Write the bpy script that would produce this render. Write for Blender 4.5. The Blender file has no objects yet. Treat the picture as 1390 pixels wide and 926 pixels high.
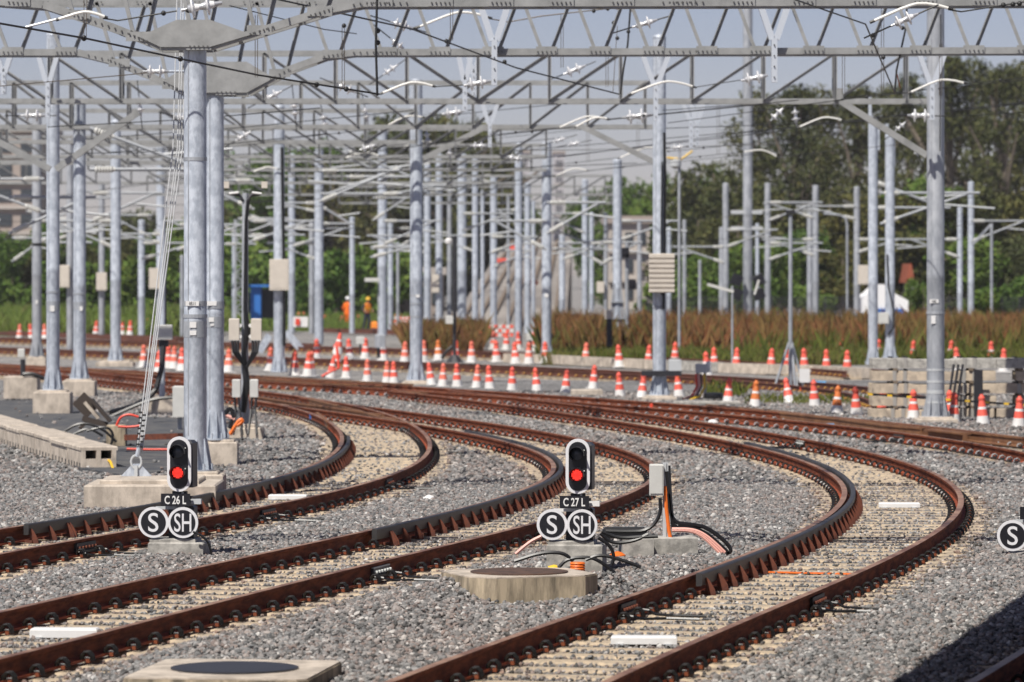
import bpy, math, random
import numpy as np
from mathutils import Vector, Matrix, Euler

random.seed(7)
rng = np.random.default_rng(7)
sc = bpy.context.scene
C = sc.collection

# ------------------------------------------------------------------ camera
F, H, PX, PY = 5900.0, 3.1, 695.0, 370.0        # focal length in photo pixels, eye height, vanishing point
cam = bpy.data.cameras.new('camera')
cam.sensor_width = 36.0
cam.lens = 36.0 * F / 1390.0
cam.shift_y = -93.0 / 1390.0
cam.clip_start, cam.clip_end = 0.5, 6000
cam.dof.use_dof = True
cam.dof.focus_distance = 47.0
cam.dof.aperture_fstop = 3.2
co = bpy.data.objects.new('camera', cam)
co.location = (0, 0, H)
co.rotation_euler = (math.radians(90), 0, 0)
C.objects.link(co)
sc.camera = co

# ------------------------------------------------------------------ light
SUN_EL, SUN_AZ = math.radians(54), math.radians(33)     # behind the camera, to its left
world = bpy.data.worlds.new('World')
sc.world = world
world.use_nodes = True
wn = world.node_tree.nodes
wl = world.node_tree.links
wn.clear()
sky = wn.new('ShaderNodeTexSky')
sky.sky_type = 'NISHITA'
sky.sun_disc = False
sky.sun_elevation = SUN_EL
sky.sun_rotation = math.radians(180) + SUN_AZ
sky.air_density = 0.7
sky.dust_density = 0.7
sky.ozone_density = 4.0
sky.altitude = 500
bg = wn.new('ShaderNodeBackground')
bg.inputs['Strength'].default_value = 0.080
wo = wn.new('ShaderNodeOutputWorld')
tint = wn.new('ShaderNodeMix'); tint.data_type = 'RGBA'; tint.blend_type = 'MULTIPLY'
tint.inputs['Factor'].default_value = 1.0
tint.inputs['B'].default_value = (1.24, 0.95, 0.90, 1)      # smoggy, faintly violet air
wl.new(sky.outputs[0], tint.inputs['A'])
wl.new(tint.outputs['Result'], bg.inputs['Color'])
wl.new(bg.outputs[0], wo.inputs['Surface'])
sun = bpy.data.lights.new('sun', 'SUN')
sun.energy = 5.0
sun.angle = math.radians(0.53)
sun.color = (1.0, 0.95, 0.87)
so = bpy.data.objects.new('sun', sun)
d = Vector((-math.sin(SUN_AZ) * math.cos(SUN_EL), -math.cos(SUN_AZ) * math.cos(SUN_EL), math.sin(SUN_EL)))
so.rotation_euler = d.to_track_quat('Z', 'Y').to_euler()
so.location = (-20, -20, 40)
C.objects.link(so)
sc.view_settings.view_transform = 'Standard'
sc.view_settings.look = 'None'
sc.view_settings.exposure = 0.12
sc.view_settings.gamma = 1.0
sc.cycles.use_denoising = True
sc.cycles.max_bounces = 6
sc.cycles.volume_bounces = 0

# ------------------------------------------------------------------ helpers
def U(px, py, Z):
    return Vector(((px - PX) / F * Z, Z, H - (py - PY) / F * Z))

def G(px, py, h=0.0):
    Z = F * (H - h) / (py - PY)
    return Vector(((px - PX) / F * Z, Z, h))

ORD = ['first', 'second', 'third', 'fourth', 'fifth', 'sixth', 'seventh', 'eighth', 'ninth', 'tenth', 'eleventh', 'twelfth',
       'thirteenth', 'fourteenth', 'fifteenth', 'sixteenth', 'seventeenth', 'eighteenth', 'nineteenth', 'twentieth']
def ordn(i):
    return ORD[i] if i < 20 else f'{i + 1}th'

def tag(o, label=None, cat=None, group=None, kind=None):
    if label: o['label'] = label
    if cat: o['category'] = cat
    if group: o['group'] = group
    if kind: o['kind'] = kind
    return o

def thing(name, loc, label, cat, group=None, rz=0.0):
    o = bpy.data.objects.new(name, None)
    o.empty_display_size = 0.2
    o.location = loc
    o.rotation_euler = (0, 0, rz)
    C.objects.link(o)
    return tag(o, label, cat, group)

def link_mesh(name, me, parent=None, loc=(0, 0, 0), rot=None):
    o = bpy.data.objects.new(name, me)
    C.objects.link(o)
    if parent is not None: o.parent = parent
    o.location = loc
    if rot is not None: o.rotation_euler = rot
    return o

class MB:
    """collects simple shapes in one mesh"""
    def __init__(s): s.v, s.f, s.m = [], [], []
    def add(s, verts, faces, mi=0):
        b = len(s.v)
        s.v += [tuple(v) for v in verts]
        s.f += [tuple(i + b for i in f) for f in faces]
        s.m += [mi] * len(faces)
        return s
    def box(s, c, size, M=None, mi=0):
        x, y, z = size[0] / 2, size[1] / 2, size[2] / 2
        vs = [Vector((sx * x, sy * y, sz * z)) for sz in (-1, 1) for sy in (-1, 1) for sx in (-1, 1)]
        if M is not None: vs = [M @ v for v in vs]
        c = Vector(c)
        return s.add([v + c for v in vs], [(0, 2, 3, 1), (4, 5, 7, 6), (0, 1, 5, 4), (2, 6, 7, 3), (0, 4, 6, 2), (1, 3, 7, 5)], mi)
    def cbox(s, c, size, ch, M=None, mi=0):
        """box with chamfered upper edges"""
        x, y, z = size[0] / 2, size[1] / 2, size[2] / 2
        lo = [(-x, -y, -z), (x, -y, -z), (x, y, -z), (-x, y, -z)]
        mid = [(-x, -y, z - ch), (x, -y, z - ch), (x, y, z - ch), (-x, y, z - ch)]
        top = [(-x + ch, -y + ch, z), (x - ch, -y + ch, z), (x - ch, y - ch, z), (-x + ch, y - ch, z)]
        vs = [Vector(v) for v in lo + mid + top]
        if M is not None: vs = [M @ v for v in vs]
        c = Vector(c)
        fs = [(3, 2, 1, 0), (8, 9, 10, 11)]
        for k in (0, 4):
            for i in range(4):
                j = (i + 1) % 4
                fs.append((k + i, k + j, k + 4 + j, k + 4 + i))
        return s.add([v + c for v in vs], fs, mi)
    def beam(s, p, q, w, h, up=Vector((0, 0, 1)), mi=0):
        p, q = Vector(p), Vector(q)
        d = q - p
        L = d.length
        if L < 1e-6: return s
        d.normalize()
        if abs(d.dot(up)) > 0.98: up = Vector((0, 1, 0))
        r = d.cross(up).normalized()
        u = r.cross(d).normalized()
        M = Matrix((r, d, u)).transposed()
        return s.box((p + q) / 2, (w, L, h), M, mi)
    def angle(s, p, q, a, t, up=Vector((0, -1, 0)), mi=0, flip=1):
        """L-section member: one leg in the face plane, the other pointing back"""
        p, q = Vector(p), Vector(q)
        d = (q - p).normalized()
        r = d.cross(up).normalized() * flip
        u = up.normalized()
        prof = [(0, 0), (a, 0), (a, -t), (t, -t), (t, -a), (0, -a)]
        vs = [p + r * (x - a / 2) + u * y for x, y in prof] + [q + r * (x - a / 2) + u * y for x, y in prof]
        fs = [(i, (i + 1) % 6, 6 + (i + 1) % 6, 6 + i) for i in range(6)] + [(5, 4, 3, 2, 1, 0), (6, 7, 8, 9, 10, 11)]
        return s.add(vs, fs, mi)
    def angle_out(s, p, q, a, t, mi=0):
        """L-section whose outstanding leg faces the viewer along the upper left edge"""
        p, q = Vector(p), Vector(q)
        u = Vector((0, 1, 0))
        r = (q - p).normalized().cross(u)
        flip = 1 if (-r).dot(Vector((-.4, 0, .8))) > 0 else -1
        return s.angle(p, q, a, t, up=u, mi=mi, flip=flip)
    def tube(s, pts, r, n=6, mi=0, cap=True):
        pts = [Vector(p) for p in pts]
        k = len(pts)
        rs = r if isinstance(r, (list, tuple)) else [r] * k
        vs, fs = [], []
        prev = None
        for i in range(k):
            a, b = pts[max(i - 1, 0)], pts[min(i + 1, k - 1)]
            t = (b - a)
            t = t.normalized() if t.length > 1e-9 else Vector((0, 0, 1))
            if prev is None:
                ref = Vector((0, 0, 1)) if abs(t.z) < 0.95 else Vector((0, 1, 0))
                x = t.cross(ref).normalized()
            else:
                x = (prev - t * prev.dot(t))
                x = x.normalized() if x.length > 1e-6 else t.cross(Vector((0, 0, 1))).normalized()
            prev = x
            y = t.cross(x)
            for j in range(n):
                an = 2 * math.pi * j / n
                vs.append(pts[i] + (x * math.cos(an) + y * math.sin(an)) * rs[i])
        for i in range(k - 1):
            for j in range(n):
                j2 = (j + 1) % n
                fs.append((i * n + j, i * n + j2, (i + 1) * n + j2, (i + 1) * n + j))
        if cap:
            fs.append(tuple(range(n - 1, -1, -1)))
            fs.append(tuple((k - 1) * n + j for j in range(n)))
        return s.add(vs, fs, mi)
    def lathe(s, prof, n=16, M=None, c=(0, 0, 0), mis=None, mi=0):
        """prof: (r, z) pairs from bottom to top; mis: material per ring step"""
        c = Vector(c)
        vs = []
        for r, z in prof:
            for j in range(n):
                an = 2 * math.pi * j / n
                v = Vector((r * math.cos(an), r * math.sin(an), z))
                vs.append((M @ v if M is not None else v) + c)
        b = len(s.v)
        s.v += [tuple(v) for v in vs]
        for i in range(len(prof) - 1):
            for j in range(n):
                j2 = (j + 1) % n
                s.f.append((b + i * n + j, b + i * n + j2, b + (i + 1) * n + j2, b + (i + 1) * n + j))
                s.m.append(mis[i] if mis else mi)
        s.f.append(tuple(b + j for j in range(n - 1, -1, -1))); s.m.append(mis[0] if mis else mi)
        s.f.append(tuple(b + (len(prof) - 1) * n + j for j in range(n))); s.m.append(mis[-1] if mis else mi)
        return s
    def prism(s, poly, p0, ax, ay, depth, mi=0):
        """flat polygon (in axes ax, ay from p0) extruded along depth"""
        p0, ax, ay, depth = Vector(p0), Vector(ax), Vector(ay), Vector(depth)
        n = len(poly)
        vs = [p0 + ax * x + ay * y for x, y in poly]
        vs += [v + depth for v in vs]
        fs = [tuple(range(n - 1, -1, -1)), tuple(range(n, 2 * n))]
        fs += [(i, (i + 1) % n, n + (i + 1) % n, n + i) for i in range(n)]
        return s.add(vs, fs, mi)
    def mesh(s, name, mats, smooth=False, origin=(0, 0, 0)):
        me = bpy.data.meshes.new(name)
        o = Vector(origin)
        me.from_pydata([(v[0] - o.x, v[1] - o.y, v[2] - o.z) for v in s.v], [], s.f)
        for m in (mats if isinstance(mats, (list, tuple)) else [mats]): me.materials.append(m)
        me.polygons.foreach_set('material_index', s.m)
        if smooth:
            me.polygons.foreach_set('use_smooth', [True] * len(s.f))
            try: me.set_sharp_from_angle(angle=math.radians(38))
            except Exception: pass
        me.update()
        return me
    def build(s, name, mats, parent=None, smooth=False, origin=None):
        """geometry is in world coordinates unless the parent sits at the origin of its own frame"""
        if origin is None: origin = parent.location if parent is not None else (0, 0, 0)
        loc = (0, 0, 0) if parent is not None else origin
        return link_mesh(name, s.mesh(name, mats, smooth, origin), parent, loc)

def copy_tree(o, parent=None):
    c = o.copy()
    C.objects.link(c)
    if parent is not None: c.parent = parent
    for ch in list(o.children): copy_tree(ch, c)
    return c

# ------------------------------------------------------------------ materials
def mat(name, col, rough=0.6, metal=0.0, noise=0.0, nscale=8.0, col2=None, bump=0.0, bscale=40.0, emit=None, rand=None, island=None, spec=0.5, coords='Object', stretch=None):
    m = bpy.data.materials.new(name)
    m.use_nodes = True
    nt = m.node_tree
    N, L = nt.nodes, nt.links
    b = N['Principled BSDF']
    b.inputs['Roughness'].default_value = rough
    b.inputs['Metallic'].default_value = metal
    b.inputs['Specular IOR Level'].default_value = spec
    b.inputs['Base Color'].default_value = (*col, 1)
    out = None
    tc = N.new('ShaderNodeTexCoord')
    src = tc.outputs[coords]
    if stretch:
        mp = N.new('ShaderNodeMapping')
        mp.inputs['Scale'].default_value = stretch
        L.new(src, mp.inputs['Vector'])
        src = mp.outputs[0]
    if col2 is not None:
        nz = N.new('ShaderNodeTexNoise')
        nz.inputs['Scale'].default_value = nscale
        nz.inputs['Detail'].default_value = 6
        nz.inputs['Roughness'].default_value = 0.65
        L.new(src, nz.inputs['Vector'])
        mr = N.new('ShaderNodeMapRange')
        mr.inputs['From Min'].default_value = 0.5 - 0.5 / max(noise, 0.01) * 0.2
        mr.inputs['From Max'].default_value = 0.5 + 0.5 / max(noise, 0.01) * 0.2
        L.new(nz.outputs['Fac'], mr.inputs['Value'])
        mx = N.new('ShaderNodeMix')
        mx.data_type = 'RGBA'
        mx.inputs['A'].default_value = (*col, 1)
        mx.inputs['B'].default_value = (*col2, 1)
        L.new(mr.outputs[0], mx.inputs['Factor'])
        out = mx.outputs['Result']
    if rand is not None or island is not None:
        cols = rand if rand is not None else island
        if rand is not None:
            r = N.new('ShaderNodeObjectInfo').outputs['Random']
        else:
            r = N.new('ShaderNodeNewGeometry').outputs['Random Per Island']
        cr = N.new('ShaderNodeValToRGB')
        el = cr.color_ramp.elements
        el[0].position, el[0].color = 0.0, (*cols[0], 1)
        el[1].position, el[1].color = 1.0, (*cols[-1], 1)
        for i, c in enumerate(cols[1:-1]):
            e = el.new((i + 1) / (len(cols) - 1))
            e.color = (*c, 1)
        L.new(r, cr.inputs['Fac'])
        if out is None: out = cr.outputs['Color']
        else:
            mm = N.new('ShaderNodeMix'); mm.data_type = 'RGBA'; mm.blend_type = 'MULTIPLY'
            mm.inputs['Factor'].default_value = 1.0
            L.new(out, mm.inputs['A']); L.new(cr.outputs['Color'], mm.inputs['B'])
            out = mm.outputs['Result']
    if out is not None: L.new(out, b.inputs['Base Color'])
    if bump > 0:
        nb = N.new('ShaderNodeTexNoise')
        nb.inputs['Scale'].default_value = bscale
        nb.inputs['Detail'].default_value = 5
        L.new(src, nb.inputs['Vector'])
        bp = N.new('ShaderNodeBump')
        bp.inputs['Strength'].default_value = bump
        bp.inputs['Distance'].default_value = 0.02
        L.new(nb.outputs['Fac'], bp.inputs['Height'])
        L.new(bp.outputs[0], b.inputs['Normal'])
    if emit:
        b.inputs['Emission Color'].default_value = (*emit[0], 1)
        b.inputs['Emission Strength'].default_value = emit[1]
    return m

M = {}
M['galv'] = mat('galvanised_steel', (0.54, 0.585, 0.65), 0.5, 0.1, 1.1, 11, (0.37, 0.41, 0.47), 0.2, 40, stretch=(1, 1, .5))
M['galv2'] = mat('weathered_galvanised_steel', (0.42, 0.44, 0.47), 0.55, 0.1, 0.9, 4.0, (0.27, 0.29, 0.32), 0.15, 30, stretch=(1, 1, .45))
M['lattice'] = mat('painted_lattice_steel', (0.36, 0.365, 0.36), 0.55, 0.1, 0.6, 3.0, (0.24, 0.245, 0.24))
M['bolt'] = mat('dark_bolt_steel', (0.11, 0.11, 0.11), 0.6, 0.2)
M['rail'] = mat('rust_brown_rail', (0.255, 0.078, 0.036), 0.85, 0.0, 0.9, 3.5, (0.115, 0.034, 0.019), 0.2, 60, stretch=(1, 1, 5), spec=0.15)
M['railtop'] = mat('worn_rail_head', (0.38, 0.225, 0.145), 0.45, 0.15, 1.0, 1.8, (0.18, 0.085, 0.05), spec=0.4)
M['railfoot'] = mat('sunlit_rust_rail_foot', (0.34, 0.085, 0.038), 0.8, 0.0, 0.7, 6.0, (0.18, 0.042, 0.022), spec=0.2)  # rust, brightened so the colour carries sunlight on the upward foot faces
M['switch'] = mat('tan_rust_switch_rail', (0.24, 0.115, 0.05), 0.7, 0.0, 0.7, 3.0, (0.14, 0.06, 0.03))
M['rust'] = mat('fresh_rust', (0.17, 0.047, 0.022), 0.85, 0.0, 0.7, 12.0, (0.09, 0.028, 0.018))
M['clip'] = mat('black_spring_clip', (0.018, 0.017, 0.017), 0.4, 0.3)
M['clipgrey'] = mat('grey_spring_clip', (0.36, 0.36, 0.36), 0.45, 0.3)
M['pale'] = mat('pale_nylon_insulator', (0.6, 0.62, 0.6), 0.5)
M['guard'] = mat('black_guard_steel', (0.055, 0.053, 0.053), 0.5, 0.1, 0.6, 2.0, (0.03, 0.028, 0.028), 0.1, 30)
M['sleeper'] = mat('dusty_concrete_sleeper', (0.55, 0.435, 0.30), 0.9, 0.0, 0.9, 9.0, (0.33, 0.275, 0.21), 0.3, 60)
M['conc'] = mat('pale_concrete', (0.58, 0.505, 0.42), 0.9, 0.0, 1.0, 5.0, (0.37, 0.32, 0.265), 0.25, 50, stretch=(1, 1, .6))
M['concstain'] = mat('stained_concrete', (0.50, 0.41, 0.29), 0.9, 0.0, 0.9, 1.6, (0.15, 0.125, 0.09), 0.2, 50, stretch=(5, 5, 0.9))
M['stacksleeper'] = mat('aged_stacked_concrete', (0.54, 0.45, 0.34), 0.9, 0.0, 1.0, 5.0, (0.36, 0.30, 0.235), 0.25, 50)
M['lidrust'] = mat('dark_rusty_lid', (0.11, 0.062, 0.042), 0.85, 0.0, 1.0, 9.0, (0.06, 0.038, 0.03), 0.3, 60)
M['concg'] = mat('grey_concrete', (0.45, 0.43, 0.39), 0.9, 0.0, 1.0, 7.0, (0.25, 0.24, 0.22), 0.2, 50)
M['greywhite'] = mat('grey_white_film', (0.72, 0.72, 0.74), 0.5)
M['white'] = mat('white_paint', (0.80, 0.80, 0.79), 0.5, 0.0, 0.4, 6.0, (0.70, 0.69, 0.67))
M['offwhite'] = mat('off_white_plastic', (0.62, 0.62, 0.59), 0.5, 0.0, 0.4, 6.0, (0.52, 0.52, 0.49))
M['cream'] = mat('cream_paint', (0.66, 0.60, 0.52), 0.6, 0.0, 0.4, 6.0, (0.55, 0.50, 0.43))
M['grey'] = mat('light_grey_paint', (0.50, 0.52, 0.53), 0.45)
M['black'] = mat('black_paint', (0.012, 0.012, 0.016), 0.4)
M['darkmetal'] = mat('dark_grey_metal', (0.035, 0.035, 0.04), 0.45, 0.2)
M['cable'] = mat('black_cable', (0.010, 0.010, 0.011), 0.4)
M['guy'] = mat('dull_guy_wire', (0.42, 0.43, 0.44), 0.6)
M['armgrey'] = mat('dull_arm_tube', (0.34, 0.36, 0.38), 0.6)
M['wire'] = mat('dark_overhead_wire', (0.03, 0.03, 0.03), 0.5, 0.3)
M['copper'] = mat('brown_thin_wire', (0.12, 0.09, 0.06), 0.5, 0.3)
M['orange'] = mat('orange_conduit', (0.80, 0.17, 0.02), 0.5)
M['pink'] = mat('faded_pink_cable', (0.80, 0.42, 0.35), 0.5)
M['redcable'] = mat('red_cable', (0.70, 0.06, 0.03), 0.5)
M['yellowclip'] = mat('dull_yellow_clip', (0.46, 0.25, 0.05), 0.6)
M['yellow'] = mat('yellow_plastic', (0.80, 0.50, 0.03), 0.5)
M['blue'] = mat('blue_paint', (0.03, 0.16, 0.50), 0.5)
M['lightblue'] = mat('light_blue_tarp', (0.10, 0.34, 0.62), 0.6)
M['conered'] = mat('faded_orange_red_plastic', (0.76, 0.085, 0.055), 0.55, rand=None, col2=(0.84, 0.16, 0.11), noise=0.3, nscale=3, coords='Generated')
M['conefaded'] = mat('faded_salmon_plastic', (0.80, 0.21, 0.14), 0.65, col2=(0.70, 0.14, 0.09), noise=0.5, nscale=4)
M['conewhite'] = mat('white_reflective_sleeve', (0.78, 0.77, 0.75), 0.5, col2=(0.62, 0.60, 0.57), noise=0.5, nscale=4)
M['orangecone'] = mat('dull_orange_plastic', (0.62, 0.17, 0.04), 0.6)
M['porcelain'] = mat('white_porcelain', (0.80, 0.80, 0.80), 0.2)
M['silver'] = mat('silver_fitting', (0.50, 0.51, 0.53), 0.35, 0.5)
M['sleeve'] = mat('white_insulating_sleeve', (0.80, 0.79, 0.74), 0.35)
M['asphalt'] = mat('dark_asphalt', (0.055, 0.06, 0.07), 0.9, 0.0, 1.1, 2.2, (0.12, 0.117, 0.112), 0.4, 80)
M['redlens'] = mat('lit_red_lens', (0.22, 0.006, 0.006), 0.3, emit=((1.0, 0.012, 0.01), 0.16))
M['rednib'] = mat('lit_red_diode', (0.6, 0.05, 0.04), 0.3, emit=((1.0, 0.06, 0.04), 1.6))
M['darklens'] = mat('unlit_lens', (0.05, 0.06, 0.08), 0.08)
M['redhood'] = mat('red_lit_hood', (0.012, 0.012, 0.014), 0.35)
M['bracketpale'] = mat('pale_bracket_paint', (0.52, 0.56, 0.62), 0.5)
M['darkwood'] = mat('dark_timber', (0.055, 0.042, 0.035), 0.9)
M['wood'] = mat('weathered_timber', (0.22, 0.17, 0.12), 0.9, 0.0, 0.6, 4.0, (0.13, 0.10, 0.08))
M['tent'] = mat('white_tent_fabric', (0.82, 0.82, 0.82), 0.7)
M['rooftile'] = mat('red_roof_tiles', (0.30, 0.08, 0.04), 0.8)
M['bark'] = mat('pale_bark', (0.22, 0.18, 0.14), 0.9, 0.0, 0.6, 2.0, (0.12, 0.10, 0.08))
M['helmetw'] = mat('white_helmet', (0.8, 0.8, 0.8), 0.3)
M['helmety'] = mat('yellow_helmet', (0.85, 0.50, 0.03), 0.3)
M['overall'] = mat('orange_coverall', (0.85, 0.16, 0.01), 0.8)
M['navy'] = mat('navy_trousers', (0.02, 0.025, 0.06), 0.9)
M['hivis'] = mat('orange_yellow_vest', (0.90, 0.27, 0.03), 0.8)
M['skin'] = mat('skin', (0.35, 0.18, 0.11), 0.6)
M['rail_far'] = mat('brown_far_rail', (0.15, 0.052, 0.030), 0.8, 0.0, 0.7, 0.6, (0.085, 0.03, 0.02))

def ballast_material(name, c1, c2, c3, scale):
    m = bpy.data.materials.new(name)
    m.use_nodes = True
    N, L = m.node_tree.nodes, m.node_tree.links
    b = N['Principled BSDF']
    b.inputs['Roughness'].default_value = 0.95
    tc = N.new('ShaderNodeTexCoord')
    vo = N.new('ShaderNodeTexVoronoi')
    vo.inputs['Scale'].default_value = scale
    L.new(tc.outputs['Object'], vo.inputs['Vector'])
    sp = N.new('ShaderNodeSeparateColor')
    L.new(vo.outputs['Color'], sp.inputs[0])
    cr = N.new('ShaderNodeValToRGB')
    e = cr.color_ramp.elements
    e[0].position, e[0].color = 0.0, (*c1, 1)
    e[1].position, e[1].color = 1.0, (*c3, 1)
    k = e.new(0.55); k.color = (*c2, 1)
    L.new(sp.outputs[0], cr.inputs[0])
    nz = N.new('ShaderNodeTexNoise')
    nz.inputs['Scale'].default_value = 0.35
    nz.inputs['Detail'].default_value = 5
    L.new(tc.outputs['Object'], nz.inputs['Vector'])
    mr = N.new('ShaderNodeMapRange')
    mr.inputs['From Min'].default_value, mr.inputs['From Max'].default_value = 0.3, 0.7
    mr.inputs['To Min'].default_value, mr.inputs['To Max'].default_value = 0.75, 1.2
    L.new(nz.outputs['Fac'], mr.inputs[0])
    mx = N.new('ShaderNodeMix'); mx.data_type = 'RGBA'; mx.blend_type = 'MULTIPLY'
    mx.inputs['Factor'].default_value = 1
    L.new(cr.outputs[0], mx.inputs['A']); L.new(mr.outputs[0], mx.inputs['B'])
    L.new(mx.outputs['Result'], b.inputs['Base Color'])
    bp = N.new('ShaderNodeBump')
    bp.inputs['Strength'].default_value = 0.9
    bp.inputs['Distance'].default_value = 0.05
    L.new(vo.outputs['Distance'], bp.inputs['Height'])
    bp.invert = True
    L.new(bp.outputs[0], b.inputs['Normal'])
    return m
M['ballast'] = ballast_material('crushed_stone', (0.10, 0.098, 0.096), (0.20, 0.195, 0.19), (0.32, 0.31, 0.30), 16)
M['yardgravel'] = ballast_material('yard_gravel', (0.17, 0.16, 0.15), (0.26, 0.25, 0.235), (0.36, 0.34, 0.32), 9)
M['stone'] = mat('broken_stone', (1, 1, 1), 0.9, rand=[(0.06, 0.06, 0.058), (0.15, 0.148, 0.145), (0.25, 0.247, 0.242), (0.22, 0.17, 0.15), (0.30, 0.297, 0.29), (0.13, 0.134, 0.136), (0.37, 0.362, 0.35), (0.27, 0.215, 0.19), (0.64, 0.63, 0.60)],
                 col2=(0.72, 0.72, 0.72), noise=0.5, nscale=25)

# rust dust on the stones beside the rails (read from the scattered points)
_nt = M['stone'].node_tree; _N, _L = _nt.nodes, _nt.links
_b = _N['Principled BSDF']; _src = _b.inputs['Base Color'].links[0].from_socket
_at = _N.new('ShaderNodeAttribute'); _at.attribute_type = 'INSTANCER'; _at.attribute_name = 'dust'
_mx = _N.new('ShaderNodeMix'); _mx.data_type = 'RGBA'; _mx.blend_type = 'MULTIPLY'
_mx.inputs['B'].default_value = (0.98, 0.66, 0.50, 1)
_L.new(_at.outputs['Fac'], _mx.inputs['Factor']); _L.new(_src, _mx.inputs['A']); _L.new(_mx.outputs['Result'], _b.inputs['Base Color'])
# ------------------------------------------------------------------ ground and tracks
GAUGE = 0.7525            # half distance between rail centres
RT = 0.20                 # rail head above sleeper top
NZ = 1200

class Track:
    """smooth centre line x(z) through the two rails seen in the photograph"""
    def __init__(s, left, right, deg, zlo, zhi, single=None):
        zs, xs, sg = [], [], []
        for pts, sign in ((left, -1), (right, 1)):
            for px, py in pts:
                p = G(px, py, RT)
                zs.append(p.y); xs.append(p.x); sg.append(sign)
        zs, xs, sg = np.array(zs), np.array(xs), np.array(sg)
        mid, half = (zs.min() + zs.max()) / 2, (zs.max() - zs.min()) / 2
        t = (zs - mid) / half
        k = np.ones_like(t)
        w = 40.0 / zs                       # nearer points are measured more exactly
        for _ in range(6):
            co = np.polyfit(t, xs - sg * GAUGE * k, deg, w=w)
            k = np.sqrt(1 + (np.polyval(np.polyder(co), t) / half) ** 2)
        s.res = np.abs(np.polyval(co, t) + sg * GAUGE * k - xs).max()
        Z = np.linspace(zlo, zhi, NZ)
        a, b = zs.min(), zs.max()
        Zc = np.clip(Z, a, b)
        tc = (Zc - mid) / half
        dX = np.polyval(np.polyder(co), tc) / half
        s.Z, s.X = Z, np.polyval(co, tc) + dX * (Z - Zc)
        s.dX = np.gradient(s.X, s.Z)
        q = np.sqrt(1 + s.dX ** 2)
        s.S = np.concatenate([[0], np.cumsum(np.hypot(np.diff(s.X), np.diff(s.Z)))])
        s.nx, s.nz = 1 / q, -s.dX / q       # unit normal to the right
    def at(s, S):
        x, z = np.interp(S, s.S, s.X), np.interp(S, s.S, s.Z)
        return x, z, np.interp(S, s.S, s.nx), np.interp(S, s.S, s.nz)
    def pos(s, S, off, h=0.0):
        x, z, nx, nz = s.at(S)
        return Vector((x + nx * off, z + nz * off, h))
    def s_of(s, z): return float(np.interp(z, s.Z, s.S))
    def local(s, x, z):
        """signed distance from the centre line and chainage, for arrays"""
        i = np.clip(((z - s.Z[0]) / (s.Z[-1] - s.Z[0]) * (NZ - 1)).astype(int), 0, NZ - 1)
        for _ in range(3):
            d = (x - s.X[i]) * s.nx[i] + (z - s.Z[i]) * s.nz[i]
            tz, tx = s.nx[i], -s.nz[i]
            along = (x - s.X[i]) * tx + (z - s.Z[i]) * tz
            i = np.clip(i + np.round(along * tz / (s.Z[1] - s.Z[0])).astype(int), 0, NZ - 1)
        d = (x - s.X[i]) * s.nx[i] + (z - s.Z[i]) * s.nz[i]
        inside = (z >= s.Z[0]) & (z <= s.Z[-1])
        return np.where(inside, d, 99.0), s.S[i]

A1 = [(0, 721), (120, 704), (280, 666), (330, 655), (381, 644), (431, 631), (457, 619), (463, 610), (457, 599), (441, 583), (425, 566), (405, 554), (377, 546), (346, 541), (236, 529), (150, 515), (60, 505)]
A2 = [(0, 750), (190, 714), (350, 686), (491, 656), (561, 635), (580, 629), (595, 617), (591, 607), (574, 591), (552, 579), (532, 566), (491, 551), (451, 543), (411, 537), (330, 529), (236, 519), (140, 508), (60, 500)]
B1 = [(0, 825), (176, 788), (349, 751), (491, 720), (596, 697), (699, 667), (741, 643), (749, 631), (741, 621), (711, 607), (661, 592), (620, 583), (570, 575), (516, 569), (451, 560), (409, 553)]
B2 = [(0, 892), (176, 853), (350, 804), (491, 772), (699, 718), (728, 709), (823, 682), (880, 661), (887, 629), (850, 611), (800, 597), (761.6, 592.7), (721, 582.6), (653, 571.5), (580, 562), (540, 557), (491, 549), (411, 540)]
C1 = [(520, 924), (641, 879), (780, 831), (861, 800), (935, 774), (1040, 742), (1079, 718.6), (1119, 695), (1138, 676), (1141, 664), (1126.5, 645), (1095.6, 629.5), (1060, 616), (961, 593), (880.6, 578.6), (800, 566.5), (721, 553), (620.6, 539), (540, 532)]
C2 = [(836.6, 923), (941, 877), (1040, 835), (1101, 808.5), (1171, 776), (1258, 740), (1286, 716), (1309.5, 695), (1313, 680.6), (1305, 666), (1274, 645), (1226, 626), (1155, 607), (1080, 592.7), (961, 572.5), (880.6, 561.4), (800, 553.4), (721, 542), (640.7, 533), (572, 526)]
D1 = [(420, 522.5), (560, 532), (700, 541), (800, 549), (900, 558), (1060, 572), (1202, 588), (1390, 614)]
D2 = [(0, 494), (87, 498), (161, 501), (250, 508), (420, 516), (560, 523), (700, 531), (800, 538), (941, 547), (1080, 558), (1226, 571), (1390, 590)]
E1 = [(0, 476), (250, 484), (420, 492), (680, 500.7), (801, 509), (940, 519), (1178, 536)]
E2 = [(0, 470), (250, 479), (420, 487), (680, 492), (821, 497), (940, 505), (1178, 519)]
F1 = [(0, 463), (250, 467), (420, 472), (525, 476), (700, 483), (940, 495), (1178, 507)]
F2 = [(0, 458), (250, 462), (420, 467), (525, 471), (700, 477), (940, 486), (1178, 493)]
T = {
    'A': Track(A1, A2, 7, 27, 140),
    'B': Track(B1, B2, 7, 22, 101),
    'C': Track(C1, C2, 7, 22, 107),
    'D': Track(D1, D2, 4, 70, 150),
    'E': Track(E1, E2, 3, 98, 180),
    'F': Track(F1, F2, 3, 128, 215),
}
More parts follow.
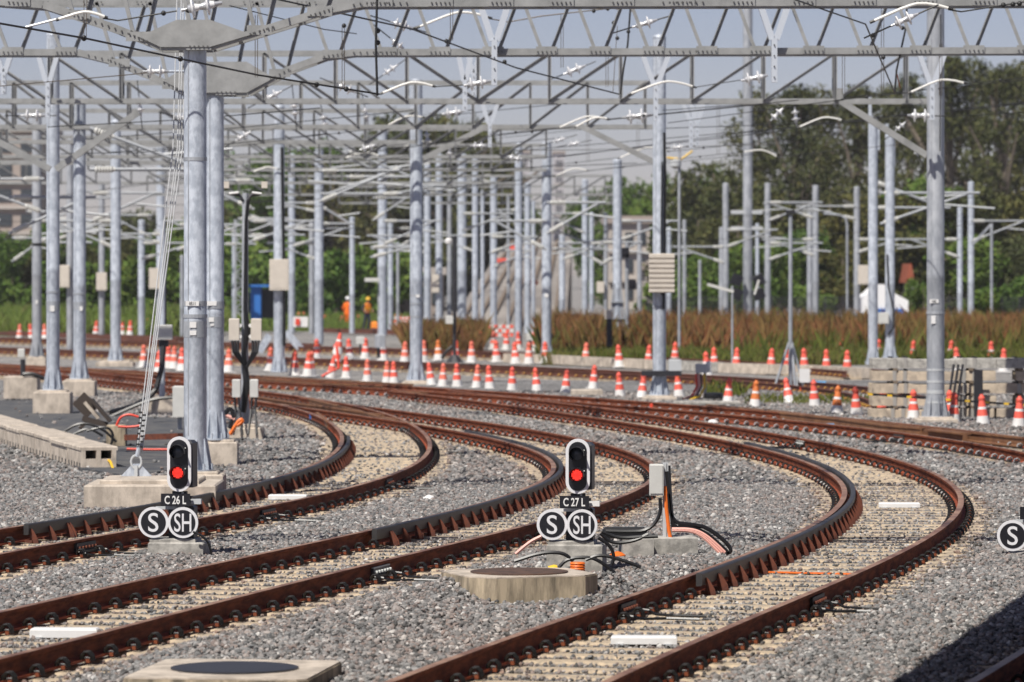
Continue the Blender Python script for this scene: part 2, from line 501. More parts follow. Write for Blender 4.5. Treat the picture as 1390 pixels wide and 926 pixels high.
# a sixth near track lies in the shade at the bottom right corner
q0, q1 = G(1318, 926, 0.2), G(1390, 882, 0.2)
T['G'] = Track([], [], 1, 0, 1) if False else None
class Straight(Track):
    def __init__(s, p, q, zlo, zhi):
        m = (q.x - p.x) / (q.y - p.y)
        s.res = 0
        s.Z = np.linspace(zlo, zhi, NZ)
        k = math.sqrt(1 + m * m)
        s.X = p.x + m * (s.Z - p.y) + GAUGE * k
        s.dX = np.full(NZ, m)
        s.S = (s.Z - zlo) * k
        s.nx, s.nz = np.full(NZ, 1 / k), np.full(NZ, -m / k)
T['G'] = Straight(q0, q1, 22, 50)
for k_, t_ in T.items(): print('track', k_, 'fit', round(float(t_.res), 3))

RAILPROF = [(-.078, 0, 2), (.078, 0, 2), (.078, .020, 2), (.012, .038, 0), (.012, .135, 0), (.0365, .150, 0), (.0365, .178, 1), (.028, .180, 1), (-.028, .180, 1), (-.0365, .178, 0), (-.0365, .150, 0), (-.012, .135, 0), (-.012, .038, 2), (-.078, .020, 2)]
def sweep(tr, off, prof, s0, s1, step, h0):
    mb = MB()
    n = max(2, int((s1 - s0) / step))
    ss = np.linspace(s0, s1, n + 1)
    k = len(prof)
    vs = []
    x, z, nx, nz = tr.at(ss)
    for i in range(n + 1):
        for px, pz, _ in prof:
            vs.append((x[i] + nx[i] * (off + px), z[i] + nz[i] * (off + px), h0 + pz))
    mb.v = vs
    for i in range(n):
        for j in range(k):
            j2 = (j + 1) % k
            mb.f.append((i * k + j, i * k + j2, (i + 1) * k + j2, (i + 1) * k + j)); mb.m.append(prof[j][2])
    mb.f.append(tuple(range(k))); mb.m.append(0)
    mb.f.append(tuple(n * k + j for j in range(k - 1, -1, -1))); mb.m.append(0)
    return mb

# prototypes shared by every track
mb = MB(); mb.cbox((0, 0, -0.10), (2.6, 0.255, 0.20), 0.02)
ME_SLEEPER = mb.mesh('sleeper', M['sleeper'])
def clip_mb():
    mb = MB()
    for yy in (-.030, .030):
        pts = [(.112 + .048 * math.cos(a), yy, .020 + .064 * math.sin(a)) for a in [math.radians(v) for v in (-8, 30, 72, 108, 150, 188)]]
        mb.tube(pts, .0125, 4, 0, cap=False)
    mb.box((.122, 0, .012), (.03, .045, .03), mi=1)
    mb.box((.085, .075, .022), (.035, .04, .022), mi=2)
    return mb
CLIP = clip_mb()
ME_CLIP = CLIP.mesh('rail_clip', [M['clip'], M['rail'], M['pale']])
mb = MB()
mb.prism([(.05, .165), (.05, .0), (.15, .0), (.142, .05), (.095, .13), (.065, .165)], (0, -.02, 0), (1, 0, 0), (0, 0, 1), (0, .018, 0))
mb.box((.0, 0, .02), (.16, .08, .03))
ME_BRACKET = mb.mesh('guard_bracket', M['rust'])
mb.prism([(.05, .165), (.05, .0), (.15, .0), (.142, .05), (.095, .13), (.065, .165)], (0, .06, 0), (1, 0, 0), (0, 0, 1), (0, .018, 0))
ME_BRACKET2 = mb.mesh('guard_bracket', M['rust'])

def add_track(key, label, s_individual, clipmats=None, guard=None, railmats=None, zend=None, sleepers=True, joined=False, railstep=0.6, ext_from=None):
    tr = T[key]
    base = tr.pos(tr.s_of(46 if tr.Z[0] < 46 else tr.Z[0] + 5), 0)
    th = thing('railway_track', base, label, 'railway track')
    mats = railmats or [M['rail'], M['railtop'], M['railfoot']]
    s1 = tr.S[-1]
    for sgn in (-1, 1):
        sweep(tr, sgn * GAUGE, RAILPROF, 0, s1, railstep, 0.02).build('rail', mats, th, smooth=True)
    ns = int(s1 / 0.6)
    far = MB(); farclip = MB()
    ncl = 0
    for i in range(ns):
        S = i * 0.6 + 0.3
        x, z, nx, nz = tr.at(S)
        ang = math.atan2(nz, nx)
        R = Matrix.Rotation(ang, 4, 'Z')
        if sleepers:
            jit = random.uniform(-.006, .006)
            if not joined and S < s_individual * 1.6 :
                link_mesh('sleeper', ME_SLEEPER, th, Vector((x, z, jit)) - base, (0, 0, ang + random.uniform(-.006, .006)))
            else:
                far.box((x, z, -0.1), (2.6, .27, .2), Matrix.Rotation(ang, 3, 'Z'))
        for sgn in (-1, 1):
            for side in (-1, 1):
                if guard and sgn == -1 and side == 1 and guard[0] <= z <= guard[1]: continue
                p = Vector((x + nx * sgn * GAUGE, z + nz * sgn * GAUGE, 0.02))
                a = ang + (math.pi if side == -1 else 0)
                if z < s_individual and not joined and ncl < 296:
                    link_mesh('rail_clip', ME_CLIP, th, p - base, (0, 0, a)); ncl += 1
                else:
                    RR = Matrix.Rotation(a, 3, 'Z')
                    if clipmats:
                        pts = [RR @ Vector((.105 + .05 * math.cos(t), .0, .02 + .055 * math.sin(t))) + p for t in (0, .9, 1.8, 2.6, 3.1)]
                        farclip.tube(pts, .018, 3, 0, cap=False)
                        farclip.box(p + RR @ Vector((.1, 0, .02)), (.06, .12, .04), RR, 1)
                    else:
                        b0 = len(farclip.v)
                        farclip.v += [tuple(RR @ Vector(v) + p) for v in CLIP.v]
                        farclip.f += [tuple(q + b0 for q in f) for f in CLIP.f]
                        farclip.m += CLIP.m
    if far.v: tag(far.build('sleeper', M['sleeper'], th), kind='stuff')
    if farclip.v: tag(farclip.build('rail_clip', clipmats or [M['clip'], M['rail'], M['pale']], th), kind='stuff')
    if guard:
        g0, g1 = tr.s_of(guard[0]), tr.s_of(guard[1])
        prof = [(.085, .10, 0), (.135, .10, 0), (.145, .12, 0), (.145, .215, 0), (.135, .225, 0), (.09, .225, 0), (.085, .215, 0)]
        sweep(tr, -GAUGE, prof, g0, g1, 0.6, 0.0).build('guard_rail', M['guard'], th, smooth=True)
        i0, i1 = int((g0 - .3) / .6) + 1, int((g1 - .3) / .6)
        for i in range(i0, i1 + 1):
            S = i * .6 + .3
            x, z, nx, nz = tr.at(S)
            ang = math.atan2(nz, nx)
            p = Vector((x - nx * (GAUGE - .095), z - nz * (GAUGE - .095), 0.005))
            link_mesh('guard_bracket', ME_BRACKET2 if i % 6 == 4 else ME_BRACKET, th, p - base, (0, 0, ang + random.uniform(-.05, .05)))
    return th

def fishplate(th, key, sgn, side, z, white=False, L=0.62):
    tr = T[key]
    S = tr.s_of(z)
    mb = MB()
    x, zz, nx, nz = tr.at(S)
    ang = math.atan2(nz, nx) + (math.pi if side < 0 else 0)
    R = Matrix.Rotation(ang, 3, 'Z')
    c = Vector((x + nx * sgn * GAUGE, zz + nz * sgn * GAUGE, 0.02))
    mb.box(c + R @ Vector((.03, 0, .09)), (.03, L, .075), R, 0)
    mb.box(c + R @ Vector((.055, 0, .045)), (.05, L, .02), R, 0)
    mb.box(c + R @ Vector((.035, 0, .133)), (.022, L, .012), R, 2)
    for k in range(6):
        mb.lathe([(.016, 0), (.016, .03)], 6, Matrix.Rotation(ang, 3, 'Z') @ Matrix.Rotation(math.pi / 2, 3, 'Y'), c + R @ Vector((.045, -L / 2 + (k + .5) * L / 6, .09)), mi=1)
    o = mb.build('fishplate', [M['guard'], M['pale'] if white else M['rust'], M['offwhite'] if white else M['guard']], th)
    mb = MB()
    for k in (-1, 1):
        p = c + R @ Vector((.06, k * (L / 2 + .05), .05))
        q = c + R @ Vector((.42, k * .16, -.0))
        mb.tube([p, p + R @ Vector((.10, 0, -.01)), (p + q) / 2 + Vector((0, 0, -.01)), q + Vector((0, 0, .015)), q + R @ Vector((.3, 0, .012))], .013, 5)
    mb.build('bond_cable', M['cable'], th)

thA = add_track('A', 'leftmost curved rusty track running past the signal board C26L, with a black guard rail', 57, guard=(49.5, 76.5))
thB = add_track('B', 'curved rusty track between signals C26L and C27L with a black inner guard rail', 57, guard=(48.6, 79.5))
thC = add_track('C', 'curved rusty track sweeping to the right of signal C27L, nearest complete track to the camera', 57, guard=(41.4, 74.0))
thD = add_track('D', 'rusty track with grey zigzag clips in front of the first row of cones', 0, clipmats=[M['clipgrey'], M['darkmetal']], railstep=1.2, joined=True)
thE = add_track('E', 'brown track just behind the first row of cones with yellow clips', 0, clipmats=[M['yellowclip'], M['rust']], railmats=[M['rail_far'], M['rail_far'], M['rail_far']], joined=True, railstep=2)
thF = add_track('F', 'farthest brown track in front of the tall red-brown grass', 0, clipmats=[M['yellowclip'], M['rust']], railmats=[M['rail_far'], M['rail_far'], M['rail_far']], joined=True, railstep=2)
thG = add_track('G', 'shaded track cut off by the bottom right corner', 50)

for z in (47.6, 62.0): fishplate(thA, 'A', 1, 1, z)
fishplate(thA, 'A', 1, 1, 54.2)
fishplate(thB, 'B', 1, 1, 29.8); fishplate(thB, 'B', 1, 1, 43.8, True)
fishplate(thC, 'C', -1, 1, 38.6); fishplate(thC, 'C', 1, 1, 39.8); fishplate(thC, 'C', 1, -1, 76.0, True); fishplate(thD, 'D', -1, -1, 79.0)

# switch rails and frogs where the tracks come together
def switch_rail(th, pts, h=RT, w=.07, m='switch', hh=.17):
    mb = MB()
    P = [G(px, py, h) for px, py in pts]
    k = w / .07
    for a, b in zip(P[:-1], P[1:]):
        n = (b - a).cross(Vector((0, 0, 1))).normalized()
        vs = [q + n * (x * k) + Vector((0, 0, z - RT + .026)) for q in (a, b) for x, z, _ in RAILPROF]
        c = len(RAILPROF)
        mb.add(vs, [(j, (j + 1) % c, c + (j + 1) % c, c + j) for j in range(c)] + [tuple(range(c)), tuple(range(2 * c - 1, c - 1, -1))])
    return mb.build('switch_rail', M[m], th)
switch_rail(thB, [(346, 538), (411, 548), (451, 553), (520, 563)])
switch_rail(thB, [(420, 541), (491, 558), (516, 566)])
switch_rail(thB, [(430, 560), (445, 572)], m='switch')
switch_rail(thD, [(300, 507), (420, 514), (560, 521.5)])
switch_rail(thD, [(330, 512), (420, 519), (520, 524)])
switch_rail(thD, [(960, 549), (1080, 560), (1202, 577), (1250, 581)])
switch_rail(thD, [(1060, 560), (1200, 574), (1310, 586), (1390, 594)])
switch_rail(thD, [(0, 496), (87, 500), (161, 504), (250, 511)])
switch_rail(thB, [(520, 566), (536, 569)], w=.14); switch_rail(thD, [(540, 531), (576, 533)], w=.2); switch_rail(thD, [(1262, 583), (1310, 588)], w=.22)
# bundles of old rails lying beside the far tracks
for i, (a, b, lab) in enumerate([((0, 456), (240, 466), 'bundle of brown rails lying along the ground at the far left'),
                                 ((250, 472), (420, 476), 'bundle of brown rails lying beyond the tall black cable post'),
                                 ((430, 452), (560, 456), 'bundle of brown rails lying at the feet of the two workers')]):
    t = thing('rail_bundle', G(*a), lab, 'rail bundle', 'old rails lying beside the far tracks')
    p, q = G(*a), G(*b)
    for k in range(4):
        o = Vector((.1 * k, .9 * k, 0))
        mb = MB(); mb.beam(p + o + Vector((0, 0, .12)), q + o + Vector((0, 0, .12 + .03 * (k % 2))), .12, .18)
        mb.build('rail', M['rail_far'], t)

# ---- the ground
def grid(name, x0, x1, z0, z1, nx, nz, h, m, kind='structure'):
    xs, zs = np.linspace(x0, x1, nx), np.linspace(z0, z1, nz)
    vs = [(float(x), float(z), float(h(x, z))) for z in zs for x in xs]
    fs = [(j * nx + i, j * nx + i + 1, (j + 1) * nx + i + 1, (j + 1) * nx + i) for j in range(nz - 1) for i in range(nx - 1)]
    me = bpy.data.meshes.new(name)
    me.from_pydata(vs, [], fs)
    me.materials.append(m)
    return tag(link_mesh(name, me), kind=kind)
grid('ground', -1500, 1500, -200, 4000, 4, 4, lambda x, z: -0.34, M['yardgravel'])

TR = ['A', 'B', 'C', 'D', 'G']
asph = [G(*p) for p in [(-30, 548), (60, 545), (140, 566), (250, 572), (345, 560), (330, 600), (250, 640), (178, 652), (110, 641), (-30, 585)]]
def in_poly(x, z, poly):
    ins = np.zeros(np.shape(x), bool)
    n = len(poly)
    for i in range(n):
        a, b = poly[i], poly[(i + 1) % n]
        c = ((a.y > z) != (b.y > z)) & (x < (b.x - a.x) * (z - a.y) / (b.y - a.y + 1e-12) + a.x)
        ins ^= c
    return ins
def hnoise(x, z):
    return (np.sin(x * 2.1 + 1.3 * np.sin(z * .7)) * np.cos(z * .9 + x * .6) + .6 * np.sin(x * 4.7 - z * 2.3 + 1) * np.sin(z * 3.1)) * .5
HEAPS = [(618, 818, .22, .42), (812, 812, .20, .50), (540, 842, .10, .6), (30, 660, .12, 1.0), (330, 620, .10, .8), (200, 880, .06, .8)]
def ground_h(x, z):
    """ballast surface: flush with the sleepers, a little proud between the tracks"""
    x, z = np.asarray(x, float), np.asarray(z, float)
    dmin = np.full(x.shape, 9.0)
    for k in TR: dmin = np.minimum(dmin, np.abs(T[k].local(x, z)[0]))
    edge = np.clip((dmin - 1.0) / .5, 0, 1)
    e = -.030 + edge * (.045 + .03 * hnoise(x, z)) + (1 - edge) * .006 * hnoise(x * 2, z * 2)
    for (px, py, am, r) in HEAPS:
        q = G(px, py)
        e = e + am * np.exp(-((x - q.x) ** 2 + ((z - q.y) * .6) ** 2) / r ** 2) * np.clip((dmin - .95) / .4, 0, 1)
    return e
def bed(name, z0, z1, nx, nz, m):
    zs = np.linspace(z0, z1, nz)
    us = np.linspace(-1, 1, nx)
    zz, uu = np.meshgrid(zs, us, indexing='ij')
    xx = uu * (zz * .126 + 2.5)
    hh = ground_h(xx, zz)
    me = bpy.data.meshes.new(name)
    fs = [(j * nx + i, j * nx + i + 1, (j + 1) * nx + i + 1, (j + 1) * nx + i) for j in range(nz - 1) for i in range(nx - 1)]
    me.from_pydata(list(zip(xx.ravel().tolist(), zz.ravel().tolist(), hh.ravel().tolist())), [], fs)
    me.materials.append(m)
    me.polygons.foreach_set('use_smooth', [True] * len(fs))
    return tag(link_mesh(name, me), kind='structure')
bed('ballast_bed', 20, 124, 120, 260, M['ballast'])
grid('yard_ground', -60, 60, 123.5, 420, 4, 4, lambda x, z: -.06 if z < 410 else -.3, M['yardgravel'])
mb = MB()
mb.prism([(v.x, v.y) for v in asph], (0, 0, .02), (1, 0, 0), (0, 1, 0), (0, 0, .045))
tag(mb.build('pavement', M['asphalt']), kind='structure')

# ---- broken stone scattered over the bed
def stone_mesh(i):
    import bmesh
    bm = bmesh.new()
    bmesh.ops.create_icosphere(bm, subdivisions=1, radius=0.5)
    r = np.random.default_rng(100 + i)
    s = np.array([1.0, r.uniform(.6, .95), r.uniform(.5, .75)])
    for v in bm.verts:
        k = r.uniform(.68, 1.2)
        v.co = Vector((v.co.x * s[0] * k, v.co.y * s[1] * k, v.co.z * s[2] * k))
    me = bpy.data.meshes.new('stone')
    bm.to_mesh(me); bm.free()
    me.materials.append(M['stone'])
    o = bpy.data.objects.new('stone_shape', me)
    return o
def scatter(name, label, regions):
    P, IDX, ROT, SCL, DST = [], [], [], [], []
    for z0, z1, dens, s0, s1 in regions:
        area = .118 * 2 * .5 * (z1 ** 2 - z0 ** 2) + (z1 - z0) * 1.0
        n = int(area * dens)
        z = np.sqrt(rng.uniform(z0 ** 2, z1 ** 2, n))
        x = rng.uniform(-1, 1, n) * (z * .119 + .45)
        h = ground_h(x, z)
        keep = np.ones(n, bool)
        for k in TR:
            dd, S = T[k].local(x, z)
            ad = np.abs(dd)
            ph = np.abs((S % .6) - .3)
            on = (ad < 1.30) & (ph < .125)
            # sleeper ends are partly buried
            bury = np.clip((ad - 1.02) / .3, 0, .55)
            bare = rng.uniform(0, 1, n) < (.978 - bury + .03 * hnoise(x * 1.7, z * .6))
            keep &= ~(on & bare)
            keep &= ~((np.abs(ad - GAUGE) < .21) & (ph < .2))
            keep &= ~(np.abs(ad - GAUGE) < .10)
            h = np.where(on, np.maximum(h, .005), h)
        h = np.where(in_poly(x, z, asph), .07, h)
        keep &= ~(in_poly(x, z, asph) & (rng.uniform(0, 1, n) < .988 - .02 * hnoise(x, z * .4)))
        near = np.full(n, 9.0); onany = np.zeros(n, bool)
        for k in TR:
            dd, S = T[k].local(x, z)
            near = np.minimum(near, np.abs(dd))
            onany |= (np.abs(dd) < 1.3) & (np.abs((S % .6) - .3) < .125)
        x, z, h, near, onany = x[keep], z[keep], h[keep], near[keep], onany[keep]
        m = len(x)
        sc_ = rng.uniform(s0, s1, m) * rng.choice([.8, 1, 1, 1.15], m)
        crib = near < 1.05
        sc_ = np.where(crib, sc_ * .8, sc_)
        zc = np.where(crib & ~onany, rng.uniform(-.026, .016, m) + .016 * np.maximum(0, hnoise(x * 1.3, z * .5)) - .30 * sc_, h + sc_ * rng.uniform(.02, .28, m))
        P.append(np.column_stack([x, z, zc]))
        DST.append(np.clip(1 - np.abs(near - GAUGE - .05) / .42, 0, 1) * rng.uniform(.2, 1.0, m) + .25 * np.clip(hnoise(x * .5 + 3, z * .23), 0, 1))
        IDX.append(rng.integers(0, 6, m)); SCL.append(sc_)
        ROT.append(np.column_stack([rng.normal(0, .5, m), rng.normal(0, .5, m), rng.uniform(0, 6.28, m)]))
    P = np.concatenate(P).astype(np.float32); IDX = np.concatenate(IDX).astype(np.int32)
    ROT = np.concatenate(ROT).astype(np.float32); SCL = np.concatenate(SCL).astype(np.float32)
    me = bpy.data.meshes.new(name)
    me.vertices.add(len(P))
    me.vertices.foreach_set('co', P.ravel())
    a = me.attributes.new('idx', 'INT', 'POINT'); a.data.foreach_set('value', IDX)
    a = me.attributes.new('scl', 'FLOAT', 'POINT'); a.data.foreach_set('value', SCL)
    a = me.attributes.new('dust', 'FLOAT', 'POINT'); a.data.foreach_set('value', np.concatenate(DST).astype(np.float32))
    a = me.attributes.new('rot', 'FLOAT_VECTOR', 'POINT'); a.data.foreach_set('vector', ROT.ravel())
    o = tag(link_mesh(name, me), label, None, kind='stuff')
    ng = bpy.data.node_groups.new('scatter_stones', 'GeometryNodeTree')
    ng.interface.new_socket('Geometry', in_out='INPUT', socket_type='NodeSocketGeometry')
    ng.interface.new_socket('Geometry', in_out='OUTPUT', socket_type='NodeSocketGeometry')
    N, L = ng.nodes, ng.links
    gi, go = N.new('NodeGroupInput'), N.new('NodeGroupOutput')
    jn = N.new('GeometryNodeJoinGeometry')
    for i in range(6):
        oi = N.new('GeometryNodeObjectInfo')
        oi.inputs['Object'].default_value = stone_mesh(i)
        oi.inputs['As Instance'].default_value = True
        L.new(oi.outputs['Geometry'], jn.inputs[0])
    def attr(nm, ty):
        n = N.new('GeometryNodeInputNamedAttribute'); n.data_type = ty
        n.inputs['Name'].default_value = nm
        return n.outputs['Attribute']
    ip = N.new('GeometryNodeInstanceOnPoints')
    L.new(gi.outputs[0], ip.inputs['Points'])
    L.new(jn.outputs[0], ip.inputs['Instance'])
    ip.inputs['Pick Instance'].default_value = True
    L.new(attr('idx', 'INT'), ip.inputs['Instance Index'])
    er = N.new('FunctionNodeEulerToRotation')
    L.new(attr('rot', 'FLOAT_VECTOR'), er.inputs[0])
    L.new(er.outputs[0], ip.inputs['Rotation'])
    L.new(attr('scl', 'FLOAT'), ip.inputs['Scale'])
    L.new(ip.outputs[0], go.inputs[0])
    md = o.modifiers.new('scatter', 'NODES')
    md.node_group = ng
    print('stones', len(P))
    return o
scatter('ballast_stones', 'grey crushed stone ballast between and around the tracks', [(27, 64, 470, .036, .070), (64, 112, 100, .055, .10)])
# ------------------------------------------------------------------ lettering
def text_mesh(body, size, mat_, sx=1.0, extrude=0.002, bold=0.0):
    cu = bpy.data.curves.new('lettering', 'FONT')
    cu.body = body
    cu.size = size
    cu.align_x, cu.align_y = 'CENTER', 'CENTER'
    cu.extrude = extrude
    cu.offset = bold
    cu.resolution_u = 5
    o = bpy.data.objects.new('lettering', cu)
    C.objects.link(o)
    dg = bpy.context.evaluated_depsgraph_get()
    me = bpy.data.meshes.new_from_object(o.evaluated_get(dg))
    C.objects.unlink(o)
    bpy.data.objects.remove(o)
    # stand it up, facing -Y, centred on its own outline
    n = len(me.vertices)
    a = np.zeros(n * 3, np.float32)
    me.vertices.foreach_get('co', a)
    a = a.reshape(-1, 3)
    cx, cy = (a[:, 0].min() + a[:, 0].max()) / 2, (a[:, 1].min() + a[:, 1].max()) / 2
    b = np.column_stack([(a[:, 0] - cx) * sx, -a[:, 2], a[:, 1] - cy]).astype(np.float32)
    me.vertices.foreach_set('co', b.ravel())
    me.materials.clear()
    me.materials.append(mat_)
    me.update()
    return me

# ------------------------------------------------------------------ masts
def plinth(th, c, w, d, h, top, m='conc', rz=0.0):
    mb = MB()
    R = Matrix.Rotation(rz, 3, 'Z')
    mb.cbox((c[0], c[1], top - h / 2 - .03), (w, d, h), .02, R)
    mb.cbox((c[0], c[1], top - .02), (w * .8, d * .8, .06), .015, R)
    return mb.build('foundation', M[m], th)

def mast(px, by, w, ty, label, h0=0.35, base=None, m='galv', group='catenary masts of the yard', fins=True, bands=(), plates=(), blur=0.0, flare=False, cap=True):
    """tubular steel mast: px, by = foot in the photograph; w = width there; ty = top"""
    p = G(px, by, h0)
    if p.y > 228:                       # feet hidden by the grass
        p = U(px, by, 205 + (px * 7) % 24); p.z = h0
    s = F / p.y
    r = max((w - blur) / s / 2, .05)
    top = H - (ty - PY) / s
    th = thing('catenary_mast', (p.x, p.y, h0), label, 'mast', group)
    n = 20 if w > 11 else 10
    mb = MB()
    mb.lathe([(r, h0), (r, h0 + (top - h0) * .33), (r * 1.012, h0 + (top - h0) * .331), (r * 1.012, h0 + (top - h0) * .345), (r, h0 + (top - h0) * .346), (r * .985, top)], n, c=(p.x, p.y, 0))
    mb.build('pole', M[m], th, smooth=True)
    if w > 16:
        mb = MB(); mb.box((p.x - r * .55, p.y - r * .84, (h0 + top) / 2 + .2), (.012, .012, top - h0 - .6)); mb.build('weld_seam', M['galv2'], th)
        mb = MB(); mb.lathe([(r * 1.06, h0 + 2.1), (r * 1.06, h0 + 2.13), (r * 1.06, h0 + 2.15)], n, c=(p.x, p.y, 0)); mb.build('flange', M['galv2'], th)
    if fins:
        mb = MB()
        mb.lathe([(r * 1.6, h0), (r * 1.6, h0 + .03)], n, c=(p.x, p.y, 0))
        for k in range(8):
            a = k * math.pi / 4 + .2
            dx, dy = math.cos(a), math.sin(a)
            mb.prism([(r * .95, .03), (r * 1.5, .03), (r * 1.5, .07), (r * 1.05, .45), (r * .95, .45)], (p.x - dy * .008, p.y + dx * .008, h0), (dx, dy, 0), (0, 0, 1), (dy * .016, -dx * .016, 0))
        for k in range(8):
            a = k * math.pi / 4 + .6
            mb.lathe([(.02, h0), (.02, h0 + .11)], 6, c=(p.x + math.cos(a) * r * 1.5, p.y + math.sin(a) * r * 1.5, 0))
        mb.build('base_gusset', M[m], th)
    if base:
        plinth(th, (p.x + base[2] / s if len(base) > 2 else p.x, p.y, 0), base[0] / s, base[0] / s * .9, base[1] / s, h0)
    for yb, hb, mm in bands:
        z = H - (yb - PY) / s
        mb = MB(); mb.lathe([(r * 1.03, z - hb / s / 2), (r * 1.03, z + hb / s / 2)], n, c=(p.x, p.y, 0))
        mb.build('band', M[mm], th, smooth=True)
    for x, y, ww, hh, txt in plates:
        q = U(x, y, p.y - r * 1.06)
        mb = MB(); mb.box(q, (ww / s, .008, hh / s))
        mb.build('number_plate', M['white'], th)
        if txt:
            o = link_mesh('plate_lettering', text_mesh(txt, hh / s * .95, M['black'], .75), th, q - th.location + Vector((0, -.0075, 0)))
    if cap:
        mb = MB(); mb.lathe([(r * 1.05, top - .02), (r * .9, top + .04), (.02, top + .07)], n, c=(p.x, p.y, 0))
        mb.build('cap', M[m], th)
    return th, p, r, s

def box_on(th, p, r, s, x, y, w, h, m='offwhite', name='junction_box', louvre=False, d=.22):
    q = U(x, y, p.y - r - .10)
    mb = MB()
    mb.cbox(q, (w / s, d, h / s), .012)
    mb.box(q + Vector((0, -d / 2 - .004, 0)), (w / s * .86, .008, h / s * .88))
    o = mb.build(name, M[m], th)
    if louvre:
        for k in range(8):
            mb = MB(); mb.box(q + Vector((0, -d / 2 - .02, (k - 3.5) / 8 * h / s)), (w / s * 1.02, .045, h / s / 8 * .62))
            mb.build('louvre', M[m], th)
    return o

MAST = {}
MAST['1'] = mast(265, 640, 31, 30, 'thick galvanised mast in front at left, nearest of all masts, with white number plate 0511', .38, (76, 28, 2), 'galv', None,
    bands=[(412, 7, 'galv2'), (447, 22, 'galv2'), (216, 5, 'galv2')], plates=[(261, 412, 18, 6.5, '0511'), (262, 441, 9, 8, None), (262, 452, 9, 6, None)], cap=False)
MAST['2'] = mast(292, 597, 24, 86, 'galvanised mast standing right behind the thickest mast at left', .42, (46, 36, 8), 'galv', None,
    bands=[(412, 6, 'galv2'), (437, 15, 'galv2')], plates=[(287, 412, 14, 6, None), (287, 434, 7, 6, None), (288, 441, 5, 3, None)], cap=False)
MAST['3'] = mast(72, 530, 18, 47, 'pale galvanised mast on a cubic concrete block at left, V strut near its top', .55, (50, 36), 'galv', None, bands=[(415, 12, 'galv2')], plates=[(71, 419, 6, 8, None)])
MAST['4'] = mast(1270, 566, 24, 0, 'thick galvanised mast at right in front of the stacked sleepers', .15, (56, 12), 'galv2', None,
    bands=[(502, 3, 'grey'), (518, 3, 'grey'), (532, 5, 'grey'), (546, 3, 'grey')], plates=[(1268, 409, 12, 5, 'H00'), (1267, 434, 6, 11, None)])
MAST['5'] = mast(895, 537, 18, 50, 'galvanised mast carrying the ribbed cream cabinet, right of the middle', .15, (46, 12), 'galv', None)
MAST['6'] = mast(565, 517, 17, 110, 'pale galvanised mast rising behind the row of cones left of the middle', .12, (40, 8), 'galv', None, bands=[(401, 3, 'galv2'), (430, 3, 'galv2')], plates=[(567, 402, 5, 4, None)])
MAST['7'] = mast(108, 515, 17, 137, 'pale galvanised mast just right of the mast on the cubic block at left', .45, (44, 25), 'galv', None, bands=[(415, 10, 'galv2')], plates=[(110, 419, 4, 6, None)])
MAST['8'] = mast(50, 484, 13, 155, 'dull grey mast with a dark collar at far left', .4, (26, 12), 'galv2', None, bands=[(332, 4, 'darkmetal')], plates=[(50, 410, 3, 5, None)])
MAST['9'] = mast(157, 490, 14, 165, 'pale mast right of two paired masts at left, foot beside concrete slabs', .25, (50, 6), 'galv', None)
MAST['10'] = mast(379, 505, 15, 145, 'mast with a large white cabinet, right of the tall black cable post', .12, None, 'galv', None)
MAST['11'] = mast(742, 487, 13, 195, 'pale mast in the middle, its foot at the end of the concrete kerb', .1, None, 'galv', None, plates=[(742, 401, 5, 5, None)])
MAST['12'] = mast(1185, 495, 13, 165, 'left one of the paired masts in front of the white tent', .3, None, 'galv', None)
MAST['13'] = mast(1208, 488, 13, 185, 'right one of the paired masts in front of the white tent', .3, None, 'galv', None)
box_on(*MAST['5'], 898, 371, 34, 53, 'cream', 'ribbed_cabinet', True)
box_on(*MAST['10'], 379, 373, 26, 42, 'cream', 'cabinet')
box_on(*MAST['13'], 1199, 432, 14, 15, 'offwhite')
# prongs on the paired masts
for k, xs in (('12', (1181, 1192)), ('13', (1204, 1213))):
    th, p, r, s = MAST[k]
    for i, x in enumerate(xs):
        a = U(x, 186 if k == '12' else 210, p.y); b = U(x, (132, 172)[i] if k == '12' else (168, 193)[i], p.y)
        mb = MB(); mb.beam(a - Vector((0, 0, .4)), b, .09, .09); mb.build('prong', M['galv'], th)
# cables on masts
def cable(th, pts, r, m='cable', name='cable', n=5):
    mb = MB(); mb.tube(pts, r, n); return mb.build(name, M[m], th)
for k, pts, rr in (('5', [(901, 420), (902, 330), (903, 240), (902, 180)], .035), ('5', [(898, 400), (898, 300), (899, 220)], .02), ('10', [(386, 470), (386, 380), (384, 270), (383, 200)], .05),
                   ('13', [(1204, 345), (1206, 390), (1213, 420), (1213, 445), (1205, 455)], .03), ('4', [(1276, 205), (1277, 100), (1277, 20)], .012)):
    th, p, r, s = MAST[k]
    cable(th, [U(x, y, p.y - r - .03) for x, y in pts], rr)
# yoke of struts at the louvred cabinet's mast
th, p, r, s = MAST['5']
mb = MB(); mb.box(U(898, 507, p.y - r - .08), (54 / s, .1, 7 / s)); mb.build('cross_bracket', M['darkmetal'], th)

